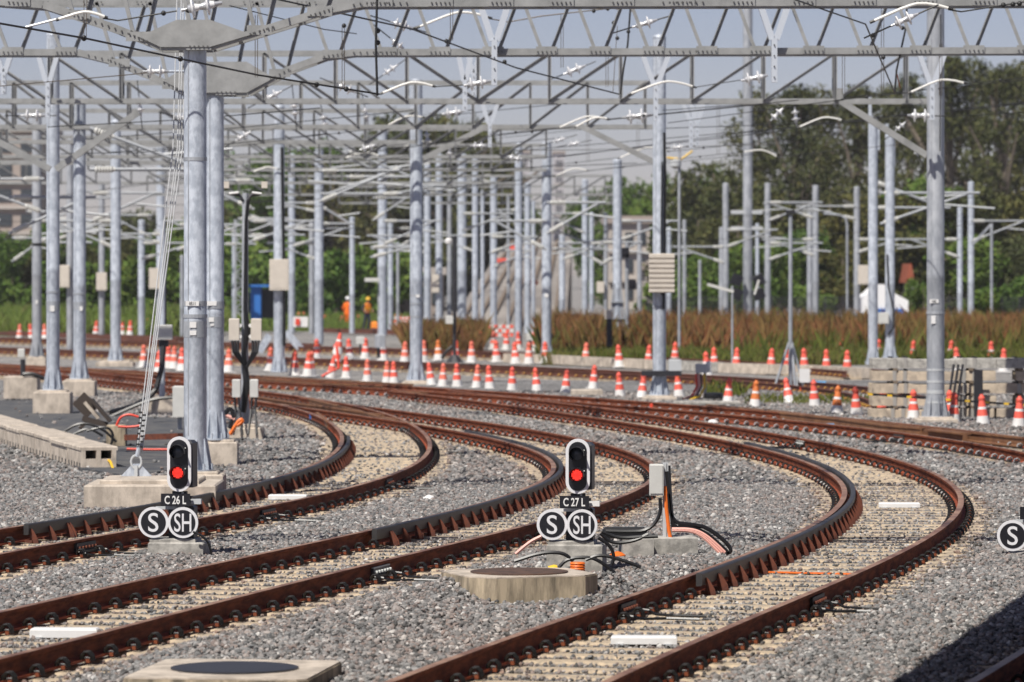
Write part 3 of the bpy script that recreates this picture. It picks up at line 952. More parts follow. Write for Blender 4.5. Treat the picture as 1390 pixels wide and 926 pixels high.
FAR = [  # x, foot y, width, top y, cabinet
    (95, 478, 9, 190, (88, 375, 13, 30), 'galv2'), (138, 458, 8, 250, (138, 382, 14, 24), 'galv2'), (192, 455, 9, 300, None, 'galv'), (218, 452, 11, 190, (210, 378, 15, 28), 'galv'),
    (396, 442, 9, 210, None, 'galv'), (423, 440, 7, 300, None, 'galv2'), (433, 468, 12, 205, None, 'galv'), (478, 428, 7, 296, None, 'galv'), (519, 455, 12, 175, None, 'galv'), (530, 430, 7, 300, None, 'galv'),
    (580, 432, 9, 225, None, 'galv'), (596, 440, 9, 210, (591, 385, 10, 24), 'galv'), (627, 434, 12, 210, None, 'galv'), (645, 434, 8, 215, None, 'galv'), (670, 450, 9, 240, None, 'galv'),
    (704, 470, 10, 195, None, 'galv'), (716, 452, 8, 250, None, 'galv'), (724, 430, 5, 275, None, 'galv'), (763, 420, 8, 320, None, 'galv'), (794, 418, 8, 245, None, 'galv'), (803, 416, 6, 290, None, 'galv'),
    (822, 420, 5, 290, (815, 390, 10, 15), 'galv2'), (985, 422, 8, 250, None, 'galv2'), (979, 421, 6, 310, None, 'galv2'), (1042, 422, 8, 250, None, 'galv2'), (1028, 412, 5, 305, None, 'galv'),
    (1107, 420, 8, 253, None, 'galv2'), (1099, 420, 7, 290, None, 'galv2'), (1163, 422, 8, 255, (1172, 373, 14, 26), 'galv2'), (1303, 424, 7, 283, None, 'galv'), (1318, 412, 8, 248, None, 'galv'),
    (908, 420, 6, 310, None, 'galv'), (929, 415, 5, 300, None, 'galv2'), (868, 415, 6, 300, None, 'galv2'), (950, 418, 4, 355, None, 'galv2'), (247, 430, 5, 348, None, 'galv2'), (318, 436, 6, 310, None, 'galv'),
    (540, 428, 4, 330, None, 'galv2'), (655, 425, 5, 260, None, 'galv'), (690, 425, 4, 265, None, 'galv2'), (610, 430, 6, 260, None, 'galv2')]
FAR.sort(key=lambda t: t[0])
FARM = []
for i, (x, by, w, ty, bx, mm) in enumerate(FAR):
    r_ = mast(x, by, w + .3, ty, f'slender galvanised mast in the far yard, {ordn(i)} from the left among the distant masts', .1, None, mm, 'distant catenary masts', fins=False, blur=0)
    FARM.append(r_)
    if bx: box_on(*r_, *bx, 'cream')
# tall floodlight column
t_, p, r, s = mast(1015, 408, 13, -40, 'very tall grey column with black floodlights round its foot, in front of the right-hand wood', .1, None, 'galv2', None, fins=False)
for x in (1000, 1030):
    for y in (380, 399):
        mb = MB(); mb.cbox(U(x, y, p.y - .5), (15 / s, .3, 15 / s), .05, Matrix.Rotation(.4 if x < 1010 else -.4, 3, 'Y')); mb.build('floodlight', M['black'], t_)
for y in (288, 310):
    mb = MB(); mb.beam(U(992, y, p.y), U(1035, y, p.y), .25, .18); mb.build('platform', M['grey'], t_)

# ------------------------------------------------------------------ insulators, sleeves, hangers
def insulator_mb(mb, c, ax, sc_=1.0, discs=2, mi=0, ms=1):
    """string of porcelain discs along ax, centred at c"""
    q = Vector(ax).normalized().to_track_quat('Z', 'Y').to_matrix()
    pr = [(.02, -.24), (.02, -.17)]
    mis = [ms]
    zs = [-.10, .08] if discs == 2 else [-.14, 0, .14]
    pr += [(.045, zs[0] - .06)]; mis += [ms]
    for z in zs:
        pr += [(.055, z - .03), (.12, z - .018), (.115, z), (.05, z + .02), (.035, z + .07)]
        mis += [ms, mi, mi, mi, mi]
    pr += [(.02, .24)]; mis += [ms]
    pr = [(r * sc_, z * sc_) for r, z in pr]
    mb.lathe(pr, 14, q, c, mis)

def wire_thing(label, segs, cat='overhead wire', name='overhead_wire', group='overhead wires'):
    """segs: list of (kind, points/params)"""
    first = segs[0][1][0]
    th = thing(name, U(*first), label, cat, group)
    for kind, pts, *rest in segs:
        if kind == 'wire':
            r, m = rest
            mb = MB(); mb.tube([U(*p) for p in pts], r, 5); mb.build('wire', M[m], th)
        elif kind == 'sleeve':
            P = [U(*p) for p in pts]
            a, b = P[0], P[-1]
            L = (b - a).length
            up = Vector((0, 0, 1))
            prof = [(0, 0), (.18, .055), (.36, .11), (.5, .14), (.58, .148), (.7, .13), (.85, .085), (1, 0.02)]
            path = [a.lerp(b, t) + up * (hh * L * .95) for t, hh in prof]
            mb = MB(); mb.tube(path, .021, 8); mb.build('insulating_sleeve', M['sleeve'], th, smooth=True)
            mb = MB(); mb.tube([path[0] + (path[0] - path[1]) * .35, path[0]], .024, 6); mb.build('clamp', M['wire'], th)
            mb = MB(); mb.tube([path[-1], path[-1] + (path[-1] - path[-2]) * .45], .022, 6); mb.build('clamp', M['wire'], th)
        elif kind == 'ins':
            mb = MB()
            c, ax = U(*pts[0]), U(*pts[1]) - U(*pts[0])
            insulator_mb(mb, c, ax, rest[0], rest[1] if len(rest) > 1 else 2)
            mb.build('insulator', [M['porcelain'], M['silver']], th, smooth=True)
        elif kind == 'ball':
            for p in pts:
                mb = MB(); mb.lathe([(.01, -.035), (.03, -.02), (.035, 0), (.03, .02), (.01, .035)], 8, c=U(*p))
                mb.build('clamp', M['wire'], th, smooth=True)
    return th

wire_thing('thick black wire slanting down from the upper left corner across the two front masts', [
    ('wire', [(-60, 20, 48), (0, 32, 50), (115, 52, 52), (245, 80, 55), (350, 102, 57), (515, 128, 58.5)], .013, 'wire'),
    ('sleeve', [(520, 126, 75), (587, 118, 75)]), ('wire', [(587, 118, 75), (640, 115, 75)], .01, 'wire'), ('ins', [(648, 113, 75), (660, 111, 75)], 1.0),
    ('wire', [(512, -10, 58.5), (510, 60, 58.5), (512, 130, 58.5)], .018, 'wire'), ('ball', [(513, 42, 60), (513, 58, 60), (114, 52, 52), (245, 80, 55), (430, 115, 58), (470, 121, 58)])])
wire_thing('black wire slanting down from the top edge near the two front masts to the middle', [
    ('wire', [(340, -12, 58), (380, 0, 59), (560, 40, 64), (700, 92, 70), (840, 128, 75)], .013, 'wire'),
    ('sleeve', [(857, 127, 84), (940, 119, 84)]), ('wire', [(940, 119, 84), (1010, 108, 84)], .009, 'wire'), ('ins', [(1024, 106, 84), (1034, 104, 84)], 1.1),
    ('wire', [(856, 5, 75), (852, 60, 75), (846, 95, 75), (842, 128, 75)], .018, 'wire'), ('wire', [(838, 35, 75), (832, 125, 75)], .006, 'copper'), ('ball', [(833, 31, 75), (853, 43, 75), (838, 52, 75), (606, 56, 66), (685, 84, 69)])])
wire_thing('black wire slanting down from the top edge at right before the wood', [
    ('wire', [(1040, -14, 57), (1080, 0, 58), (1175, 33, 63), (1215, 127, 69)], .012, 'wire'),
    ('sleeve', [(1187, 28, 58.5), (1287, 13, 58.5)]), ('wire', [(1287, 13, 58.5), (1305, 16, 58.5), (1400, 1, 58.5)], .011, 'wire'), ('ball', [(1362, 7, 58.5), (1375, 6, 58.5), (1384, 5, 58.5), (1185, 48, 67), (1199, 78, 69)]),
    ('wire', [(1232, -5, 70), (1229, 40, 70), (1217, 95, 70), (1214, 128, 70)], .017, 'wire'), ('wire', [(1216, 95, 70), (1222, 120, 70)], .01, 'rust'), ('ball', [(1227, 26, 70), (1225, 38, 70), (1214, 5, 70)])])
wire_thing('wire with a white bent sleeve at upper left, before the thickest mast', [
    ('sleeve', [(80, 26, 58.5), (142, 24, 58.5)]), ('wire', [(35, 37, 58.5), (66, 29, 58.5), (82, 25, 58.5)], .016, 'silver'), ('wire', [(140, 25, 58.5), (160, 28, 58.5), (240, 15, 58.5)], .011, 'wire'), ('ins', [(274, 9, 58.5), (290, 6, 58.5)], 1.15),
    ('wire', [(312, 8, 61), (440, 40, 64), (484, 46, 66)], .008, 'wire'), ('ball', [(368, 18, 62), (467, 35, 65), (222, 18, 58.5), (255, 14, 58.5)]), ('wire', [(114, -5, 58.5), (114, 52, 58.5)], .005, 'copper'), ('wire', [(118, -5, 58.5), (117, 52, 58.5)], .005, 'copper')])
wire_thing('thin wire at upper left tied by insulators to the thickest mast', [
    ('wire', [(-20, 119, 72), (0, 117, 72), (170, 102, 65), (200, 99, 63)], .008, 'copper'), ('ins', [(212, 97, 63), (225, 97, 63)], .8), ('wire', [(230, 97, 62), (262, 97, 61.6)], .02, 'galv')])
wire_thing('wire with a long white sleeve near the top edge left of the middle', [
    ('sleeve', [(570, 36, 75), (662, 25, 75)]), ('wire', [(556, 40, 75), (572, 35, 75)], .02, 'wire'), ('wire', [(662, 25, 75), (690, 30, 75), (735, 22, 75), (832, 11, 75)], .010, 'copper'), ('ins', [(850, 7, 75), (862, 5, 75)], 1.15), ('ball', [(806, 15, 75), (825, 12, 75)])])
SM = [(520, 174, 110, 573, 160), (782, 172, 95, 824, 162), (842, 214, 125, 905, 206), (1237, 125, 85, 1308, 114), (1086, 172, 105, 1142, 164), (1010, 206, 130, 1054, 213), (760, 173, 102, 823, 163), (470, 214, 130, 514, 212), (754, 239, 140, 796, 232), (344, 233, 130, 376, 230), (548, 200, 150, 590, 196)]
for i, (x0, y0, Z, x1, y1) in enumerate(sorted(SM)):
    wire_thing(f'wire with a small white bent sleeve, {ordn(i)} from the left of the smaller sleeves',
               [('sleeve', [(x0, y0, Z), (x1, y1, Z)]), ('wire', [(x1, y1, Z), (x1 + 40, y1 - 4, Z), (x1 + 260, y1 - 26, Z - 8)], .009, 'wire'), ('wire', [(x0 - 330, y0 + 42, Z + 12), (x0 - 90, y0 + 10, Z + 3), (x0, y0, Z)], .009, 'wire'),
                ('ball', [(x0 - 60, y0 + 6.8, Z + 2), (x1 + 50, y1 - 5, Z)])])
INS = [(615, 153, 105, 1, -.15, .95), (865, 158, 98, 1, -.1, 1.2), (1250, 157, 88, 1, .02, .95), (1228, 27, 58.4, 1, -.45, .7), (45, 157, 92, 1, 0, .95), (875, 32, 72, 1, -.3, .75), (545, 34, 75, 1, .3, .7), (530, 95, 100, 1, -.7, .7), (780, 95, 95, 1, -.4, .9), (540, 60, 80, 1, .8, .6), (497, 155, 115, .2, 1, .8), (580, 188, 120, .1, 1, .8),
       (650, 198, 118, 1, 0, .8), (920, 200, 112, 1, -.1, .7), (1055, 155, 105, .7, -.7, .8), (1080, 158, 110, .1, 1, .8), (1222, 172, 110, .7, -.6, .6), (1242, 205, 120, .5, .8, .6), (370, 130, 95, 1, -.5, .8), (400, 150, 100, .1, 1, .8), (470, 120, 92, 1, .4, .8), (330, 185, 110, 1, -.6, .8), (440, 165, 112, .2, 1, .8), (250, 160, 100, 1, .2, .8), (190, 145, 98, .1, 1, .8), (500, 200, 120, 1, -.3, .9), (560, 225, 130, .1, 1, .9), (700, 215, 125, 1, .2, .9), (610, 205, 122, .1, 1, .8), (760, 190, 120, 1, -.3, .7), (780, 195, 124, 1, -.2, .7)]
for i, (x, y, Z, dx, dy, s_) in enumerate(sorted(INS)):
    b = U(x, y, Z)
    th = thing('insulator_string', b, f'white porcelain insulator pair hanging among the wires, {ordn(i)} from the left', 'insulator', 'insulators hanging among the wires')
    mb = MB(); insulator_mb(mb, b, Vector((dx, 0, -dy)), s_ * 1.2); mb.build('insulator', [M['porcelain'], M['silver']], th, smooth=True)
    ax = Vector((dx, 0, -dy)).normalized()
    mb = MB(); mb.tube([b + ax * .22 * s_, b + ax * .5], .012, 5); mb.tube([b - ax * .22 * s_, b - ax * .6], .012, 5); mb.build('rod', M['wire'], th)

def hanger(x, y0, y1, spread, Z, label, mm='bracketpale'):
    th = thing('hanger_bracket', U(x, y0, Z), label, 'bracket', 'Y shaped hangers under the gantries')
    k = y0 + (y1 - y0) * .45
    for sg in (-1, 1):
        mb = MB(); mb.beam(U(x + sg * spread, y0, Z), U(x + sg * spread * .15, k, Z), .10, .10, up=Vector((0, -1, 0))); mb.build('arm', M[mm], th)
    mb = MB(); mb.beam(U(x, k - 2, Z), U(x, y1, Z), .09, .13, up=Vector((0, -1, 0))); mb.build('post', M[mm], th)
    mb = MB()
    for j in range(4):
        y = k + (y1 - k) * (j + .5) / 4
        mb.lathe([(.012, 0), (.012, .02)], 6, Matrix.Rotation(math.pi / 2, 3, 'X'), U(x, y, Z - .07))
    tag(mb.build('bolt', M['bolt'], th), kind='stuff')
    return th
HG = [(671, 6, 116, 19, 69.4), (1051, 6, 112, 19, 69.4), (631, 77, 151, 8, 89), (643, 77, 130, 7, 96), (665, 142, 200, 10, 106), (890, 76, 164, 17, 88), (938, 135, 200, 13, 106), (946, 140, 198, 9, 112), (1265, 74, 163, 17, 87), (65, 74, 160, 13, 89), (5, 76, 128, 9, 84)]
for i, a in enumerate(sorted(HG)):
    hanger(*a, f'steel Y shaped hanger bracket below a gantry beam, {ordn(i)} from the left')

# ------------------------------------------------------------------ gantries
def yat(poly, x):
    xs = [p[0] for p in poly]; ys = [p[1] for p in poly]
    return float(np.interp(x, xs, ys))
def gantry_warren(Z, x0, x1, bottom, ytop, period, label, gussets, phase=0):
    """lattice portal beam: bottom chord follows a haunched line, diagonals zigzag up to a straight top chord"""
    th = thing('gantry_beam', U(x0, ytop, Z), label, 'gantry', None)
    s = F / Z
    for dz, nm in ((0, 'f'), (.55, 'r')):
        Zk = Z + dz
        def P(x, y): return Vector(((x - PX) / F * Z, Zk, H - (y - PY) / F * Z))
        for a, b in zip(bottom[:-1], bottom[1:]):
            mb = MB(); mb.angle(P(*a), P(*b), .105, .018, flip=-1); mb.build('bottom_chord', M['lattice'], th)
        mb = MB(); mb.angle(P(x0, ytop), P(x1, ytop), .105, .018); mb.build('top_chord', M['lattice'], th)
        bolts = MB()
        x = x0 + phase
        while x < x1:
            xa, xt, xb = x, x + period / 2, x + period
            ya, yb = yat(bottom, xa), yat(bottom, xb)
            if dz == 0:
                mb = MB(); mb.angle(P(xt + 5, ytop), P(xb - 6, yb), .054, .012); mb.build('diagonal', M['lattice'], th)
            else:
                mb = MB(); mb.angle_out(P(xa + 6, ya), P(xt - 5, ytop), .058, .012); mb.build('diagonal', M['lattice'], th)
            if dz == 0:
                mb = MB(); mb.box(P(xa, ya - 1.5) + Vector((0, -.012, 0)), (.34, .012, .13)); mb.build('node_plate', M['lattice'], th)
                for (xx, yy) in ((xa, ya), (xt, ytop)):
                    for k in (-12, -6, 0, 6, 12):
                        bolts.lathe([(.0125, 0), (.0125, .02)], 6, Matrix.Rotation(math.pi / 2, 3, 'X'), P(xx + k, yat(bottom, xx + k) if yy == ya else yy) + Vector((0, -.02, 0)))
            x += period
        if dz == 0:
            for (xa, xb) in ((120, 210), (290, 380), (480, 560), (900, 960)):
                for x in np.arange(xa, xb, 9):
                    bolts.lathe([(.0125, 0), (.0125, .02)], 6, Matrix.Rotation(math.pi / 2, 3, 'X'), P(x, yat(bottom, x)) + Vector((0, -.004, 0)))
            tag(bolts.build('bolt', M['bolt'], th), kind='stuff')
    for poly in gussets:
        mb = MB(); mb.prism([((x - PX) / F * Z, H - (y - PY) / F * Z) for x, y in poly], (0, Z - .03, 0), (1, 0, 0), (0, 0, 1), (0, .02, 0)); mb.build('gusset_plate', M['lattice'], th)
    # cross ties between the two faces
    mb = MB()
    for x in np.arange(x0, x1, period):
        y = yat(bottom, x)
        mb.beam(U(x, y, Z) + Vector((0, .03, 0)), Vector(((x - PX) / F * Z, Z + .53, H - (y - PY) / F * Z)), .05, .05)
    mb.build('cross_tie', M['lattice'], th)
    return th
gantry_warren(59.2, -170, 1560, [(-170, -13), (-60, -4), (0, 2), (58, 6), (150, 36), (218, 63), (285, 63), (350, 43), (450, 12), (492, 4), (1560, 2)], -76, 82,
    'nearest lattice gantry along the top edge, its haunch plate resting on the thickest mast', [[(188, 50), (218, 64), (285, 64), (342, 47), (285, 27), (240, 27)]], 30)
gantry_warren(69.5, -150, 1540, [(-150, 73), (0, 71), (105, 71), (150, 82), (215, 108), (252, 125), (335, 125), (390, 95), (442, 76), (482, 71), (1540, 68)], 3, 72.5,
    'second lattice gantry across the picture, haunched at the mast behind the thickest one', [[(222, 110), (252, 126), (335, 126), (372, 106), (335, 84), (262, 84)]], 22)

def gantry_pratt(Z, x0, x1, yb, yt, panel, mid, label, struts, parts=True, mm='lattice', w=.10):
    th = thing('gantry_beam', U(x0, yb, Z), label, 'gantry', None)
    for dz in (0, .5):
        def P(x, y): return Vector(((x - PX) / F * Z, Z + dz, H - (y - PY) / F * Z))
        for y, nm in ((yb, 'bottom_chord'), (yt, 'top_chord')):
            mb = MB(); mb.angle(P(x0, y), P(x1, y), w, .016, flip=-1 if y == yb else 1); mb.build(nm, M[mm], th)
        one = MB()
        n = int((x1 - x0) / panel)
        for i in range(n + 1):
            x = x0 + i * panel
            mb = MB() if parts else one
            if dz == 0 or parts: mb.angle_out(P(x, yt), P(x, yb), w * .7, .012)
            if parts: mb.build('vertical', M[mm], th)
            if i < n:
                xa, xb = (x, x + panel) if x + panel / 2 < mid else (x + panel, x)
                mb = MB() if parts else one
                mb.angle_out(P(xa, yt), P(xb, yb), w * .6, .012)
                if parts: mb.build('diagonal', M[mm], th)
        if not parts: tag(one.build('lattice_web', M[mm], th), kind='stuff')
    for a, b in struts:
        mb = MB(); mb.beam(U(*a, Z), U(*b, Z), .13, .13, up=Vector((0, -1, 0))); mb.build('strut', M[mm], th)
    return th
gantry_pratt(89.6, -30, 1270, 137, 72, 97, 620, 'third gantry with long diagonals, strutted to the thick mast at right', [((1140, 137), (1258, 211)), ((188, 152), (76, 230)), ((-40, 172), (68, 230)), ((1140, 137), (1140, 120))])
gantry_pratt(107, -60, 900, 172, 112, 78, 560, 'fourth gantry ending on the mast with the ribbed cream cabinet', [((790, 172), (888, 220)), ((660, 172), (575, 215))])
GZ = [(118, -60, 566, 'fifth'), (141, -60, 330, 'left sixth'), (133, -60, 742, 'sixth'), (150, 120, 742, 'seventh'), (172, -60, 700, 'eighth'), (198, 200, 845, 'ninth'), (222, 460, 840, 'tenth')]
for Z, x0, x1, nm in GZ:
    yb = PY - 3.55 / Z * F
    yt = PY - 4.4 / Z * F
    gantry_pratt(Z, x0, x1, yb, yt, 8200 / Z, 480, f'{nm} gantry beam of light steel lattice in the far yard', [], False, 'lattice', .10)

# cantilevers with white insulators on the far masts
def cantilever(x, y, Z, L, side, tilt, i):
    b = U(x, y, Z)
    th = thing('cantilever_arm', b, f'pale tubular cantilever arm with white insulators in the far yard, {ordn(i)} from the left', 'cantilever arm', 'cantilever arms on the distant masts')
    e = b + Vector((side * L, 0, 0))
    mb = MB(); mb.tube([b, e], .05, 6); mb.build('top_tube', M['armgrey'], th)
    e2 = b + Vector((side * L * .9, 0, 0))
    mb = MB(); mb.tube([b + Vector((0, 0, -1.0 * tilt)), e2], .05, 6); mb.build('stay_tube', M['armgrey'], th)
    mb = MB(); mb.tube([b + Vector((side * L * .55, 0, -.35 * tilt)), b + Vector((side * L * 1.15, 0, -.5 * tilt))], .035, 5); mb.build('steady_arm', M['grey'], th)
    for (p, q) in ((b, e), (b + Vector((0, 0, -1.0 * tilt)), e2)):
        d = (q - p).normalized()
        mb = MB(); mb.lathe([(.05, 0)] + [(r, .06 + k * .07 + o) for k in range(6) for r, o in ((.095, 0), (.06, .035))] + [(.05, .5)], 10, d.to_track_quat('Z', 'Y').to_matrix(), p + d * .12); mb.build('insulator', M['offwhite'], th)
CL = [(0, 241, 100, 2.6, -1, 1), (122, 230, 105, 3.0, 1, -1), (60, 243, 130, 3, -1, 1), (122, 262, 150, 2.5, 1, 1), (12, 268, 120, 2.4, 1, 1), (157, 300, 160, 2.6, -1, 1), (240, 305, 170, 2.8, 1, 1), (345, 245, 150, 2.4, -1, 1), (433, 232, 140, 2.6, 1, 1), (470, 240, 150, 2.5, 1, -.9), (545, 263, 150, 2.8, -1, -.9), (540, 213, 160, 2.2, -1, .8), (519, 300, 180, 2.4, 1, 1), (566, 320, 190, 2.2, -1, .7),
      (396, 310, 190, 2.6, 1, .8), (433, 330, 200, 2.4, -1, .8), (627, 290, 200, 2.4, 1, .8), (645, 320, 220, 2.6, -1, .8), (670, 340, 210, 2, 1, .8), (742, 275, 140, 1.9, 1, 1), (742, 300, 150, 2, -1, 1), (763, 330, 210, 2.4, 1, .8), (795, 290, 200, 2.2, -1, .9), (837, 300, 170, 2.4, 1, .8), (985, 335, 210, 2.6, -1, .8), (985, 312, 200, 2.4, 1, .8), (1042, 330, 205, 2.6, 1, .8), (1042, 275, 190, 2.4, 1, .8), (1107, 276, 200, 2.4, -1, .7), (1107, 325, 210, 2.6, -1, .8), (1163, 280, 200, 2.8, -1, .6), (1163, 325, 200, 2.2, 1, .6), (1195, 262, 140, 3.2, 1, 1), (1188, 282, 150, 2.6, 1, -.9), (1303, 325, 190, 2.4, -1, .8), (1318, 300, 190, 2.6, 1, .9), (340, 300, 170, 2.5, 1, .8), (300, 300, 180, 2.4, -1, .8), (192, 330, 190, 2.6, 1, .7), (70, 300, 170, 2.4, 1, .8)]
rc = random.Random(3)
for _ in range(30):
    x = rc.uniform(5, 850)
    if 280 < x < 300: continue
    CL.append((x, rc.uniform(235, 340), rc.uniform(165, 235), rc.uniform(1.2, 2.6), rc.choice((-1, 1)), rc.choice((-.9, -.5, .4, .7, 1))))
for i, a in enumerate(sorted(CL)): cantilever(*a, i)
# long thin wires over the middle and right
LW = [((480, 238, 140), (1060, 178, 100)), ((560, 205, 120), (1050, 196, 118)), ((700, 205, 130), (1400, 140, 95)), ((900, 150, 100), (1400, 108, 85)), ((200, 215, 140), (640, 190, 125)), ((860, 330, 200), (1390, 300, 180)), ((900, 300, 200), (1390, 262, 170)), ((-10, 285, 160), (620, 262, 150)), ((-10, 300, 170), (560, 310, 190)), ((100, 190, 110), (560, 150, 95)), ((880, 175, 110), (1400, 152, 100))]
rw = random.Random(11)
for _ in range(13):
    x0 = rw.uniform(-20, 520); y0 = rw.uniform(170, 330); Z0 = 5900 * 3.0 / max(60, 370 - y0)
    LW.append(((x0, y0, min(Z0, 230)), (x0 + rw.uniform(200, 520), y0 + rw.uniform(-28, 12), min(Z0, 230) - 10)))
for i, (a, b) in enumerate(LW):
    th = wire_thing(f'thin dark contact wire stretched across the far yard, {ordn(i)} of the thin ones', [('wire', [a, ((a[0] + b[0]) / 2, (a[1] + b[1]) / 2 + 3, (a[2] + b[2]) / 2), b], .010, 'wire')], group='thin wires of the far yard')
# pairs of droppers
for i, (x, y0, y1, Z) in enumerate([(348, 20, 105, 62), (466, 36, 120, 66), (613, 0, 55, 66), (763, 20, 92, 75), (824, 75, 118, 80), (1145, 70, 128, 75), (1198, -5, 125, 72), (975, 140, 210, 110), (798, 165, 220, 118), (590, 150, 200, 118), (1277, 60, 130, 75), (1352, 112, 175, 90), (866, 165, 215, 118)]):
    th = thing('dropper_pair', U(x, y0, Z), f'pair of thin vertical dropper wires, {ordn(i)} of the pairs', 'dropper', 'pairs of droppers')
    for dx in (-1.6, 1.6):
        mb = MB(); mb.tube([U(x + dx, y0, Z), U(x + dx, y1, Z)], .005, 4); mb.build('wire', M['copper'], th)
# ------------------------------------------------------------------ dwarf signals
def signal(px, base_y, Z, number, label, rz, deep=0):
    """ground signal: lamp head, name board and two round marker boards on a concrete foot. Local frame: X right, Z up, front = -Y"""
    g = Vector(((px - PX) / F * Z, Z, 0))
    th = thing('dwarf_signal', g, label, 'railway signal', None, rz)
    def bd(mb, nm, mats, par=th, smooth=False): return link_mesh(nm, mb.mesh(nm, mats, smooth), par)
    zb = H - (base_y - PY) / F * Z          # foot of the concrete
    k = Z / F                               # metres per photo pixel
    def zz(dy): return zb + dy * k          # height dy pixels above the foot
    mb = MB(); mb.cbox((-.03, .16, zz(5 - deep / 2)), (76 * k, .46, (32 + deep) * k), .015); mb.cbox((-.07, .14, zz(23)), (63 * k, .36, 6 * k), .012); bd(mb, 'concrete_foot', M['concg'])
    mb = MB(); mb.cbox((.01, .16, zz(48)), (.28, .20, 44 * k), .02); mb.box((.02, .12, zz(75)), (.20, .10, 16 * k)); bd(mb, 'post', M['darkmetal'])
    # head
    hw, hh, r = 16.5 * k, 37.5 * k, 16.5 * k
    def stadium(w, h, n=12):
        rr = w
        pts = []
        for i in range(n + 1):
            a = math.pi * i / n
            pts.append((rr * math.cos(a), (h - rr) + rr * math.sin(a)))
        for i in range(n + 1):
            a = math.pi + math.pi * i / n
            pts.append((rr * math.cos(a), -(h - rr) + rr * math.sin(a)))
        return pts
    zc = zz(127)
    mb = MB(); mb.prism(stadium(hw, hh), (0, -.02, zc), (1, 0, 0), (0, 0, 1), (0, .03, 0)); head = bd(mb, 'backboard', M['greywhite'])
    mb = MB(); mb.prism(stadium(hw - 4.2 * k, hh - 4.2 * k), (0, -.026, zc), (1, 0, 0), (0, 0, 1), (0, .03, 0)); bd(mb, 'face', M['black'], head)
    mb = MB(); mb.cbox((.045, .15, zc), (.20, .27, hh * 1.7), .03, Matrix.Rotation(0, 3, 'X')); bd(mb, 'lamp_housing', M['darkmetal'])
    for dz, lit in ((17, False), (-11.5, True)):
        lc = Vector((-.5 * k, -.04, zc + dz * k))
        rot = Matrix.Rotation(math.pi / 2, 3, 'X')
        mb = MB(); mb.lathe([(8.2 * k, -.02), (8.2 * k, .02), (6.5 * k, .028), (3 * k, .036), (.001, .038)], 20, rot, lc)
        l = bd(mb, 'lens', M['redlens' if lit else 'darklens'], th, True)
        if lit:
            mb = MB()
            for i in range(-4, 5):
                for j in range(-4, 5):
                    if i * i + j * j < 20:
                        mb.box(lc + Vector((i * 1.65 * k, -.037, j * 1.65 * k)), (.0075, .009, .0075))
            tag(bd(mb, 'diode', M['rednib'], l), kind='stuff')
        # hood: a half tube over the lens
        mb = MB()
        n, ro, ri, dep = 14, 10.2 * k, 9.3 * k, .14
        vs, fs = [], []
        for i in range(n + 1):
            a = math.radians(-15 + 250 * i / n)
            q = math.sin(max(0, min(1, i / n)) * math.pi) * .35 + .65
            for rr, yy in ((ro, -.03), (ro, -.03 - dep * q), (ri, -.03 - dep * q), (ri, -.03)):
                vs.append((lc.x + rr * math.cos(a), yy, lc.z + rr * math.sin(a)))
        for i in range(n):
            for j in range(4):
                j2 = (j + 1) % 4
                fs.append((i * 4 + j, i * 4 + j2, (i + 1) * 4 + j2, (i + 1) * 4 + j))
        mb.add(vs, fs)
        bd(mb, 'hood', M['black'], th, True)
    for dx, dz in ((9, 22), (9, -6)):
        mb = MB(); mb.box((dx * k, -.032, zc + dz * k), (.012, .01, .012)); bd(mb, 'rivet', M['offwhite'])
    mb = MB(); mb.box((-.5 * k, .05, zz(85)), (20 * k, .05, 10 * k)); mb.box((4 * k, .03, zz(86)), (3 * k, .03, 8 * k), mi=1); bd(mb, 'bracket', [M['darkmetal'], M['offwhite']])
    # number board
    bz = zz(78.5)
    mb = MB(); mb.box((-4.5 * k, -.03, bz), (40 * k, .02, 17 * k)); nb = bd(mb, 'number_board', M['black'])
    if number:
        t = text_mesh(number, 15.5 * k, M['white'], .70, .002, .0022)
        link_mesh('board_lettering', t, nb, (-4.5 * k, -.042, bz))
    mb = MB(); mb.box((-14 * k, .06, zz(67)), (40 * k, .03, 4 * k)); mb.box((22 * k, .06, zz(76)), (14 * k, .06, 7 * k), mi=0); bd(mb, 'crossbar', M['grey'] if number != 'C 27 L' else M['white'])
    for dx, txt, sx in ((-34.5, 'S', 1.0), (6.5, 'SH', .62)):
        rot = Matrix.Rotation(math.pi / 2, 3, 'X')
        c = Vector((dx * k, -.06 if txt == 'SH' else -.05, zz(48)))
        mb = MB(); mb.lathe([(21 * k, -.008), (21 * k, .006)], 40, rot, c); rim = bd(mb, 'marker_board', M['greywhite'], th)
        mb = MB(); mb.lathe([(17.2 * k, 0), (17.2 * k, .010)], 40, rot, c); bd(mb, 'marker_face', M['black'], rim)
        t = text_mesh(txt, (36 if txt == 'S' else 35) * k, M['greywhite'], sx * (.98 if txt == 'S' else 1), .002, .0022)
        link_mesh('marker_lettering', t, rim, (c.x, c.y - .0125, c.z))
    return th, k
sigA, _ = signal(243.5, 757, 47.4, 'C 26 L', 'red dwarf signal with number board C26L at left, before the concrete anchor block', math.radians(-7))
sigB, _ = signal(784.5, 760, 44.8, 'C 27 L', 'red dwarf signal with number board C27L right of the middle', math.radians(-7), 22)
sigC, _ = signal(1409, 775, 47.5, None, 'marker board S of a signal cut off by the right edge', math.radians(-5))
